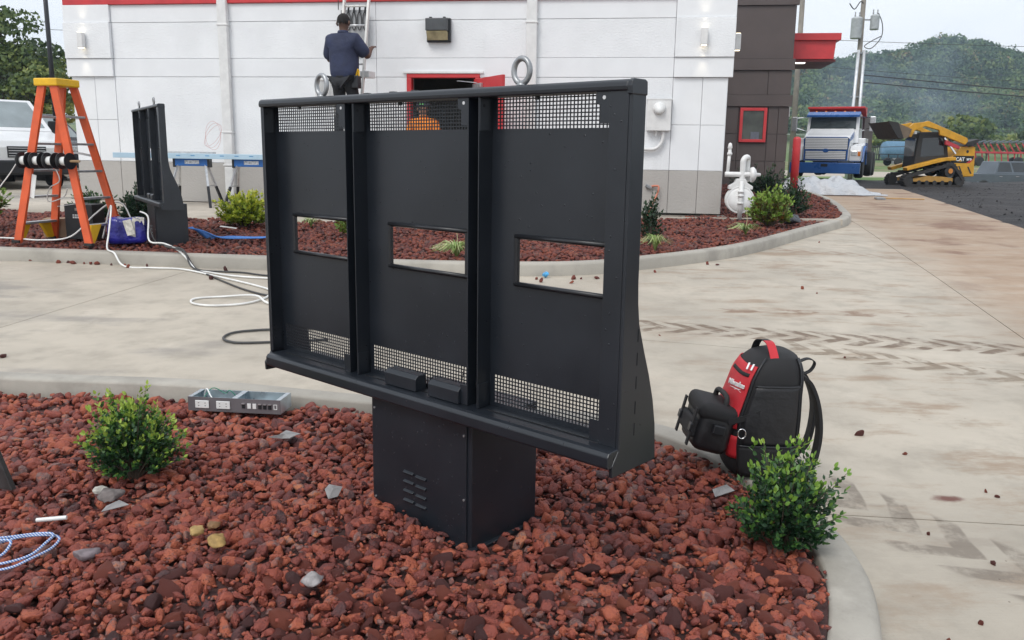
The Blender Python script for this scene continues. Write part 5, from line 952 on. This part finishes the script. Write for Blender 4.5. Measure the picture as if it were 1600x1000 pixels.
c3, C = car('car', (-13.05, 18.4, .34), R(-70), 'silver car nose at the far left picture edge', 'car', M['silver_car'], 4.5, 1.8, [(0, .4), (0, .75), (-.2, .9), (-1.2, 1.0), (-4.4, 1.0), (-4.4, .35), (-.1, .3)], (-4.2, -1.2, -3.6, -1.9, .98, 1.45, .85, .65), (-.85, -3.6), .33, ((.1, .45), (.5, .9)))
MB().box((-.05, -.5, .45), (.012, .5, .7)).build('grille', M['black_trim'], c3, bevel=.01)
pu, C = car('pickup_truck', (31.6, 50.5, -.55), R(2), 'grey crew-cab pickup passing behind the loader', 'car', M['silver_car'], 5.8, 2.0, [(.0, .55), (0, .98), (-.1, 1.12), (-1.5, 1.2), (-5.75, 1.2), (-5.8, .5), (-5.2, .45)]+[(x, z) for x, z in [(-.2, .42)]], (-4.0, -1.45, -3.75, -2.2, 1.18, 1.9, .95, .78), (-.95, -4.6), .42, ((.06, .42), (.47, .90)))
for s in (-1, 1): MB().box((-1.95, s*1.06-.1, 1.22), (-1.8, s*1.06+.1, 1.42)).build('mirror', M['white_car'], pu, bevel=.03); MB().box((-.25, s*.82-.16, .85), (.012, s*.82+.17, 1.04)).build('headlight', M['lamp_glass'], pu, bevel=.02)
for x in (-2.75, -3.75): MB().box((x, -1.012, 1.02), (x+.2, -.995, 1.06)).build('door_handle', M['chrome'], pu)
# dump truck
tk = empty('dump_truck', (11.62, 32.2, .62), R(-117), 'white dump truck with blue bumper and red bed facing the camera beside the brown wall', 'truck'); Wt, Bt = M['white_car'], M['blue_car']
MB().prism([(0, .62), (0, 1.50), (-.1, 1.56), (-1.35, 1.86), (-1.45, .62)], -.82, .82).build('hood', Wt, tk, bevel=.06, seg=3)
for s in (-1, 1):
    MB().prism([(.02, .62), (.02, 1.02), (-.15, 1.18), (-1.5, 1.30), (-1.5, .9), (-1.25, .95), (-.95, 1.0), (-.6, .95), (-.35, .62)], s*1.03-.2, s*1.03+.2).build('fender', Wt, tk, bevel=.05, seg=3)
    MB().box((-.1, s*1.03-.15, .82), (.035, s*1.03+.07, 1.0)).build('headlight', M['lamp_glass'], tk, bevel=.02); MB().box((-.1, s*1.14-.02, .82), (.04, s*1.14+.08, .98)).build('indicator', M['orange_light'], tk, bevel=.01)
    wheel(tk, -1.15, s*1.1, .52, .3, M['alu']); MB().box((-1.4, s*.97-.02, 1.15), (-.3, s*.97+.245, 1.17)).build('fender_stripe', Bt, tk)
    MB().box((-2.6, s*1.02-.16, .62), (-1.52, s*1.02+.2, 1.5)).build('step_box', Wt, tk, bevel=.03); MB().box((-2.55, s*1.222-.004, 1.15), (-1.55, s*1.222+.006, 1.32)).build('side_stripe', Bt, tk); MB().prism([(-1.85, .5), (-1.72, .95), (-1.4, 1.2), (-.95, 1.2), (-.62, 1.0), (-.45, .6), (-.58, .6), (-.72, .85), (-1.0, 1.04), (-1.35, 1.04), (-1.58, .85), (-1.68, .5)], s*1.25-.05, s*1.25+.05).build('blue_fender', Bt, tk, bevel=.02)
    MB().bar((-1.6, s*.95, 2.3), (-1.4, s*1.42, 2.25), .03).build('mirror_arm', M['chrome'], tk); MB().bar((-1.6, s*.95, 1.75), (-1.4, s*1.42, 1.9), .03).build('mirror_arm', M['chrome'], tk); MB().box((-1.45, s*1.42-.1, 1.75), (-1.37, s*1.42+.1, 2.3)).build('mirror', M['alu'], tk, bevel=.02)
    MB().prism([(-.12, 1.36), (-.12, 1.5), (-1.2, 1.72), (-1.2, 1.5)], s*.823-.004, s*.823+.006).build('hood_stripe', Bt, tk)
CT = frustum(-2.75, -1.32, -2.65, -1.62, 1.3, 2.45, .98, .93); m = MB(); m.add(CT, BF); m.build('cab', Wt, tk, bevel=.05, seg=3); window(tk, CT, (1, 2, 6, 5), .06, .94, .46, .9, 'windscreen', .01, pm('pale_windscreen', (.05, .065, .07), .12)); window(tk, CT, (0, 1, 5, 4), .25, .9, .5, .9, 'side_window'); window(tk, CT, (2, 3, 7, 6), .1, .75, .5, .9, 'side_window')
MB().prism([(-1.3, 2.28), (-1.28, 2.36), (-1.65, 2.50), (-1.72, 2.40)], -.96, .96).build('sun_visor', Bt, tk, bevel=.015)
for k in range(5): MB().lathe([(.045, 2.47), (.04, 2.53), (.0, 2.55)], 10, (-1.9, -.7+.35*k, 0)).build('marker_lamp', M['orange_light'], tk, smooth=True)
for y in (-.45, .25): MB().bar((-1.36, y, 1.87), (-1.44, y+.38, 2.1), .025, .02).build('wiper', M['black_trim'], tk)
MB().prism([(-.78, .66), (.78, .66), (.78, .97), (.78, 1.02), (.82, 1.42), (.72, 1.51), (-.72, 1.51), (-.82, 1.42), (-.78, 1.02), (-.78, .97)], 0, .03, 'YZ').build('grille_surround', Bt, tk, bevel=.01).location.x = .005
MB().box((.036, -.77, 1.05), (.04, .77, 1.48)).build('grille_backing', M['black_dark'], tk); MB().box((.036, -.73, .69), (.04, .73, 1.0)).build('grille_backing', M['black_dark'], tk)
for k in range(7): MB().box((.04, -.75, 1.06+k*.06), (.055, .75, 1.110+k*.06)).build('grille_bar', Wt, tk)
for k in range(5): MB().box((.04, -.71, .70+k*.06), (.055, .71, .748+k*.06)).build('grille_bar', Wt, tk)
MB().lathe([(.0, .055), (.07, .055), (.07, .065), (.0, .066)], 16, (0, 0, 1.01), 'X').build('oval_badge', Bt, tk).scale = (1, 1.6, 1)
MB().box((-.08, -1.25, .17), (.14, 1.25, .57)).build('front_bumper', Bt, tk, bevel=.02); MB().box((.12, -.12, .42), (.146, .12, .52)).build('tow_slot', M['black_dark'], tk); MB().box((-8.2, -.45, .5), (-.2, .45, .7)).build('chassis', M['black_trim'], tk)
MB().box((-7.2, -1.0, 1.0), (-3.0, 1.0, 2.4)).build('dump_bed', pm('dark_bed', (.05, .02, .025), .5), tk, bevel=.03); MB().prism([(-3.1, 2.3), (-2.3, 2.62), (-2.0, 2.64), (-2.0, 2.71), (-3.1, 2.71)], -1.05, 1.05).build('cab_shield', M['red'], tk, bevel=.01)
for x in (-6.1, -7.4): [wheel(tk, x, s*1.0, .52, .3, M['alu']) for s in (-1, 1)]
# track loader
cy = pm('machine_yellow', (.60, .30, .015), .45, 0, .15, 4); dk = pm('dusty_black', (.025, .024, .023), .6); mud = pm('muddy_steel', (.16, .12, .085), .8)
sk_ = empty('track_loader', (14.16, 29.6, .45), R(-3), 'yellow and black tracked skid-steer loader with its bucket raised, standing on the asphalt', 'loader')
sk_.scale = (.85, 1, 1)
for s in (-1, 1):
    y0, y1 = (s*.88, s*.48) if s < 0 else (.48, .88); y0, y1 = min(y0, y1), max(y0, y1)
    tp_ = [Vector((x, 0, z)) for x, z in ((-.95, .03), (-.3, .02), (.4, .02), (.85, .03), (1.02, .10), (1.06, .22), (.98, .36), (.75, .62), (.62, .73), (.46, .74), (.3, .68), (-.3, .52), (-.95, .36), (-1.1, .29), (-1.15, .18), (-1.08, .07))]
    path = catmull(tp_, 4, True); n = len(path); m = MB(); V = []
    for i, p in enumerate(path):
        t = (path[(i+1) % n]-path[i-1]).normalized(); nn = Vector((-t.z, 0, t.x)); V += [p-nn*.05+Vector((0, y0, 0)), p-nn*.05+Vector((0, y1, 0)), p+nn*.05+Vector((0, y1, 0)), p+nn*.05+Vector((0, y0, 0))]
    m.add(V, [(i*4+j, i*4+(j+1) % 4, ((i+1) % n)*4+(j+1) % 4, ((i+1) % n)*4+j) for i in range(n) for j in range(4)])
    for i in range(0, n, 2):
        p = path[i]; t = (path[(i+1) % n]-path[i-1]).normalized(); nn = Vector((-t.z, 0, t.x)); m.bar(p-nn*.06+Vector((0, y0+.02, 0)), p-nn*.06+Vector((0, y1-.02, 0)), .05, .05, tuple(nn))
    m.build('track', pm('dusty_track_rubber', (.035, .032, .03), .85), sk_)
    for (x, z, r_) in ((-.98, .2, .14), (.9, .22, .14), (-.6, .13, .08), (-.3, .13, .08), (0, .13, .08), (.3, .13, .08), (.6, .13, .08)): MB().lathe([(.0, y0+.03), (r_, y0+.03), (r_, y1-.03), (.0, y1-.03)], 16, (x, 0, z), 'Y').build('roller', dk, sk_)
    MB().lathe([(.0, y0+.01), (.09, y0+.01), (.09, y0+.03), (.2, y0+.04), (.2, y1-.03), (.0, y1-.03)], 18, (.55, 0, .53), 'Y').build('sprocket', dk, sk_); MB().lathe([(.0, y0-.01), (.085, y0-.01), (.085, y0+.02), (.0, y0+.02)], 12, (.55, 0, .53), 'Y').build('sprocket_hub', pm('orange_hub', (.55, .2, .03), .5), sk_)
    MB().prism([(-.85, .16), (.7, .16), (.7, .3), (.3, .34), (-.3, .36), (-.85, .26)], y0+.06, y1-.06).build('track_frame', pm('dirty_yellow', (.40, .22, .05), .7), sk_, bevel=.01)
    MB().prism([(-1.15, .62), (-1.1, .52), (-.2, .74), (.35, .86), (.75, .88), (.7, 1.0), (.2, .95), (-.95, .68)], y0+.02, y1-.02).build('track_guard', cy, sk_, bevel=.015)
    ya, yb = (s*.78, s*.66); ya, yb = min(ya, yb), max(ya, yb)
    MB().prism([(-1.18, 1.66), (-1.05, 1.62), (-.92, 1.85), (-.55, 1.98), (.0, 1.86), (.05, 1.7), (.25, 1.66), (1.05, 1.40), (1.15, 1.52), (1.1, 1.62), (-.45, 2.16), (-.62, 2.12), (-1.0, 2.08), (-1.12, 1.98)], ya, yb).build('lift_arm', cy, sk_, bevel=.015)
    MB().bar((.25, (ya+yb)/2, 1.62), (.75, (ya+yb)/2, 1.1), .05).build('lift_cylinder', M['chrome'], sk_); MB().prism([(.3, 1.55), (.85, 1.35), (.85, 1.25), (.3, 1.4)], ya+.01, yb-.01).build('red_link', pm('red_link_paint', (.45, .04, .05), .5), sk_)
MB().prism([(-2.05, 2.12), (-1.65, 2.07), (-1.1, 1.88), (-1.2, 1.62), (-1.4, 1.56), (-1.62, 1.60)], -.9, .9).build('bucket', mud, sk_, bevel=.01); MB().prism([(-2.06, 2.14), (-1.66, 2.09), (-1.40, 1.57), (-1.62, 1.59)], -.93, -.9).build('bucket_side', dk, sk_); MB().prism([(-2.06, 2.14), (-1.66, 2.09), (-1.40, 1.57), (-1.62, 1.59)], .9, .93).build('bucket_side', dk, sk_)
MB().prism([(-.72, .62), (-.62, 1.80), (.42, 1.83), (.5, 1.5), (.62, .86), (.1, .8)], -.5, .5).build('cab_frame', dk, sk_, bevel=.03); MB().prism([(-.5, .98), (-.47, 1.6), (.30, 1.64), (.42, 1.05)], -.507, -.5).build('cab_window', M['glass_dark'], sk_); MB().box((-.72, -.42, 1.0), (-.66, .42, 1.6)).build('front_window', M['glass_dark'], sk_)
MB().prism([(.55, .9), (1.0, 1.34), (1.54, 1.34), (1.60, .36), (1.15, .34), (.8, .6)], -.62, .62).build('engine_cover', cy, sk_, bevel=.03); MB().prism([(1.05, 1.36), (1.2, 1.5), (1.6, 1.60), (1.64, 1.55), (1.45, 1.36)], -.7, .7).build('rear_linkage', dk, sk_, bevel=.02)
MB().prism([(.62, .88), (.74, 1.04), (1.52, 1.04), (1.5, .92), (1.38, .80), (.7, .80)], -.626, -.621).build('decal', pm('black_decal', (.01, .01, .01), .5), sk_); MB().prism([(1.24, .80), (1.38, .80), (1.5, .92), (1.46, .94)], -.629, -.6262).build('decal_corner', M['red'], sk_)
for tx, x, sz in (('CAT', 1.0, .17), ('289D', 1.34, .085)): text(tx, sz, M['white_plastic'], sk_, Matrix.Translation((x, -.628, .92)) @ Matrix.Rotation(R(90), 4, 'X'), 0, .002, 'lettering', .006)
MB().prism([(.93, .855), (1.07, .855), (1.0, .90)], -.631, -.6285).build('logo_triangle', cy, sk_); MB().lathe([(.0, -.628), (.05, -.628), (.05, -.621), (.0, -.621)], 12, (1.25, 0, 1.18), 'Y').build('emblem', M['black_trim'], sk_)
for x, z0, z1 in ((.95, .45, .7), (1.3, .45, .68)): MB().prism([(x, z1), (x+.06, z1), (x+.2, z0), (x+.14, z0)], -.627, -.621).build('vent_slot', dk, sk_)
for y in (-.35, .35): MB().cbox((-.72, y, 1.78), (.1, .14, .09)).build('work_lamp', M['lamp_glass'], sk_, bevel=.01)
# ================================================================= FAR YARD
def gz(x, y): return G(x, y)
tr = empty('utility_trailer', (33.6, 76, gz(33, 76)), R(4), 'black mesh-sided utility trailer in the grass beyond the asphalt', 'trailer'); m = MB()
MB().box((-1.9, -.8, .45), (1.5, .8, .55)).build('bed', M['black_trim'], tr)
for y in (-.8, .8):
    MB().bar((-1.9, y, 1.0), (1.5, y, 1.0), .06).build('rail', M['black_trim'], tr)
    for k in range(5): MB().bar((-1.9+k*.85, y, .5), (-1.9+k*.85, y, 1.0), .06).build('post', M['black_trim'], tr)
for k in range(6): MB().bar((-1.95, -.8+k*.32, .5), (-1.95, -.8+k*.32, 1.7), .05).build('gate_bar', M['black_trim'], tr)
MB().bar((-1.95, -.8, 1.7), (-1.95, .8, 1.7), .05).build('gate_bar', M['black_trim'], tr)
for s in (-1, 1): wheel(tr, -.2, s*.95, .36, .2, M['white_plastic'])
tn = empty('blue_tank', (41.8, 92, gz(40, 92)), 0, 'faded blue storage tank behind the trailer', 'tank'); MB().lathe([(.0, -2.6), (.9, -2.5), (1.0, -2.2), (1.0, 2.2), (.9, 2.5), (.0, 2.6)], 20, (0, 0, 1.35), 'X').build('drum', pm('faded_blue', (.09, .19, .29), .6), tn, smooth=True)
for x in (-1.6, 1.6): MB().box((x-.15, -.9, 0), (x+.15, .9, .6)).build('cradle', M['steel'], tn)
def implement(x, y, L, h, label, seed, col=None):
    r = random.Random(seed); t = empty('farm_implement', (x, y, gz(x, y)), R(r.uniform(-8, 8)), label, 'farm machine', 'machines in the far yard'); rd = pm('implement_red', (.42, .035, .045), .55, 0, .2, 3) if col is None else col
    MB().box((-L/2, -.15, h*.55), (L/2, .15, h*.55+.18)).build('main_beam', rd, t, bevel=.02)
    for k in range(int(L/.6)):
        xx = -L/2+.4+k*.6; MB().bar((xx, 0, h*.6), (xx-.5, .2, h*1.0), .1).build('folded_arm', rd, t); MB().bar((xx-.5, .2, h), (xx+.35, .3, h*1.12), .12).build('tine_bar', M['silver_car'], t)
        MB().bar((xx, 0, h*.55), (xx+.1, -.1, .25), .09).build('shank', rd, t)
    for xx in (-L*.3, L*.3): wheel(t, xx, -.5, .45, .3, pm('yellow_rim', (.6, .4, .05), .5)); wheel(t, xx, .5, .45, .3)
implement(47, 84, 6, 2.2, 'red folded cultivator directly behind the grey pickup cab', 1); implement(53.5, 85, 7, 2.0, 'red folded implement above the pickup hood', 2); implement(60, 86, 6.5, 1.9, 'red implement at the right picture edge', 3)
tk2 = empty('red_tank_trailer', (55.8, 82, gz(55, 82)), 0, 'red tank trailer with yellow wheel rims at the right edge', 'tank'); MB().lathe([(.0, -1.3), (.55, -1.25), (.62, -1), (.62, 1), (.55, 1.25), (.0, 1.3)], 18, (0, 0, 1.3), 'X').build('drum', M['red'], tk2, smooth=True); wheel(tk2, -.3, -.6, .5, .3, yel); wheel(tk2, -.3, .6, .5, .3, yel); MB().box((-1.2, -.4, .5), (1.2, .4, .7)).build('frame', M['red'], tk2)
implement(36.5, 100, 5, 1.5, 'brown pile of old implements left of the blue tank', 5, pm('rusty_iron', (.16, .09, .06), .8)); implement(44.5, 90, 3, 1.3, 'small red machine beside the blue tank', 6)
# ================================================================= POLES AND LINES
wd = pm('weathered_pole_wood', (.23, .21, .18), .85, 0, .2, 2, bump=.01, bs=12)
up = empty('utility_pole', (19.55, 50, -.5), 0, 'wooden utility pole with two grey transformers and two metal conduits', 'utility pole'); MB().cyl((0, 0, 0), (-.1, 0, 12.5), .17, .12, 12).build('pole', wd, up, smooth=True)
for x, r_, z0, z1 in ((-.42, .3, 8.5, 9.6), (.58, .24, 9.0, 9.75)): MB().lathe([(.0, z0), (r_*.95, z0), (r_, z0+.06), (r_, z1-.05), (r_*1.05, z1), (r_*.6, z1+.08), (.0, z1+.1)], 18, (x, -.15, 0)).build('transformer', pm('grey_transformer', (.42, .45, .46), .5), up, smooth=True); MB().bar((x, -.1, z1-.2), (0, 0, z1-.2), .08).build('bracket', M['steel'], up); [MB().lathe([(.03, z1+.08), (.045, z1+.16), (.03, z1+.24), (.04, z1+.32), (.0, z1+.35)], 8, (x+d, -.15, 0)).build('bushing', M['steel'], up) for d in (-.12, .12)]
for x in (-.28, .17): MB().cyl((x, -.2, 0), (x*.7, -.2, 7.9), .085, n=10).build('conduit', pm('galvanised_conduit', (.6, .62, .64), .4, .4), up, smooth=True)
for z in (2.9, 5.3, 7.7): MB().box((-.42, -.24, z), (.38, -.1, z+.07)).build('strap', M['steel'], up)
MB().tube(catmull([(.75, -.15, 9.9), (1.0, -.2, 9.3), (1.0, -.2, 8.6), (.5, -.2, 8.0), (.1, -.2, 8.1), (.5, -.2, 8.4), (.98, -.2, 8.65)], 6), .025, 6).build('jumper_wire', gcab, up, smooth=True); MB().tube(catmull([(-.9, -.1, 10.4), (-.6, -.1, 10.1), (-.3, -.1, 10.5), (-.1, -.1, 10.4)], 6), .03, 6).build('jumper_wire', gcab, up, smooth=True)
o = MB().cyl((0, 0, 0), (-.08, 0, 12.5), .17, .13, 12).build('utility_pole', wd, smooth=True); o.location = (16.1, 50, -.5); tag(o, 'plain wooden utility pole rising behind the red canopy', 'utility pole')
def line(a, b, sag, r_, label): o = MB().tube([Vector(a).lerp(Vector(b), t)-Vector((0, 0, sag*4*t*(1-t))) for t in np.linspace(0, 1, 24)], r_, 5).build('power_line', gcab, smooth=True); tag(o, label, 'power line', 'overhead lines')
line((16, 50, 8.0), (60, 56, 8.9), .35, .014, 'topmost thin overhead line crossing the sky above the hill'); line((19.4, 50, 6.1), (48, 46, 4.0), .2, .03, 'upper of two thick overhead lines in front of the hill'); line((19.4, 50, 5.7), (48, 46, 3.75), .2, .03, 'lower of two thick overhead lines in front of the hill'); line((16, 50, 6.6), (60, 62, 6.8), .5, .012, 'faint thin overhead line below the hill ridge'); line((19.4, 50, 2.0), (62, 70, 5.2), .5, .02, 'low overhead line sloping up to the right above the loader'); line((-40, 40, 5.0), (-14, 42, 4.6), .3, .02, 'lower overhead line in front of the left trees'); line((-40, 42, 7.9), (-16, 44, 7.0), .3, .012, 'upper overhead line left of the black pole')
lp = empty('lamp_pole', (-13.25, 25, .37), 0, 'slim black lamp pole rising behind the ladder out of the picture', 'lamp post'); MB().cyl((0, 0, 0), (0, 0, 7.5), .075, .055, 12).build('pole', M['black_trim'], lp, smooth=True); MB().lathe([(.16, 0), (.16, .1), (.09, .16)], 14).build('base', M['black_trim'], lp); MB().box((-.1, -.5, 7.4), (.1, .1, 7.5)).build('lamp_head', M['black_trim'], lp, bevel=.02)
# ================================================================= HAZE AND SMOKE
def volume(name, a, b, col, dens, noise=False):
    m = MB(); m.box(a, b); t = NT(name); v = t.n('ShaderNodeVolumePrincipled'); v.inputs['Color'].default_value = (*col, 1); v.inputs['Density'].default_value = dens; v.inputs['Anisotropy'].default_value = .2
    if noise:
        p = t.n('ShaderNodeTexCoord').outputs['Generated']; g = t.n('ShaderNodeVectorMath', operation='DISTANCE'); t.set(g.inputs[0], p); g.inputs[1].default_value = (.5, .5, .42)
        d = t.m('MULTIPLY', t.ss(g.outputs['Value'], .5, .12), t.ss(t.noise(p, 3.2, 3), .38, .72)); t.set(v.inputs['Density'], t.m('MULTIPLY', d, dens))
    for l in list(t.t.links): 
        if l.to_node.type == 'OUTPUT_MATERIAL': t.t.links.remove(l)
    t.t.nodes.remove(t.b); t.t.links.new(v.outputs[0], t.t.nodes['Material Output'].inputs['Volume']); o = m.build(name, t.mat); o['kind'] = 'stuff'; return o
volume('haze', (-720, -30, -3), (720, 660, 62), (.66, .81, 1.0), .0006); bpy.data.objects['haze']['label'] = 'pale even haze over the whole valley'; bpy.data.objects['haze']['category'] = 'haze'
o = volume('smoke', (42, 120, .5), (78, 150, 26), (.62, .76, 1.0), .06, True); tag(o, 'thin bluish smoke drifting in front of the wooded hill', 'smoke')
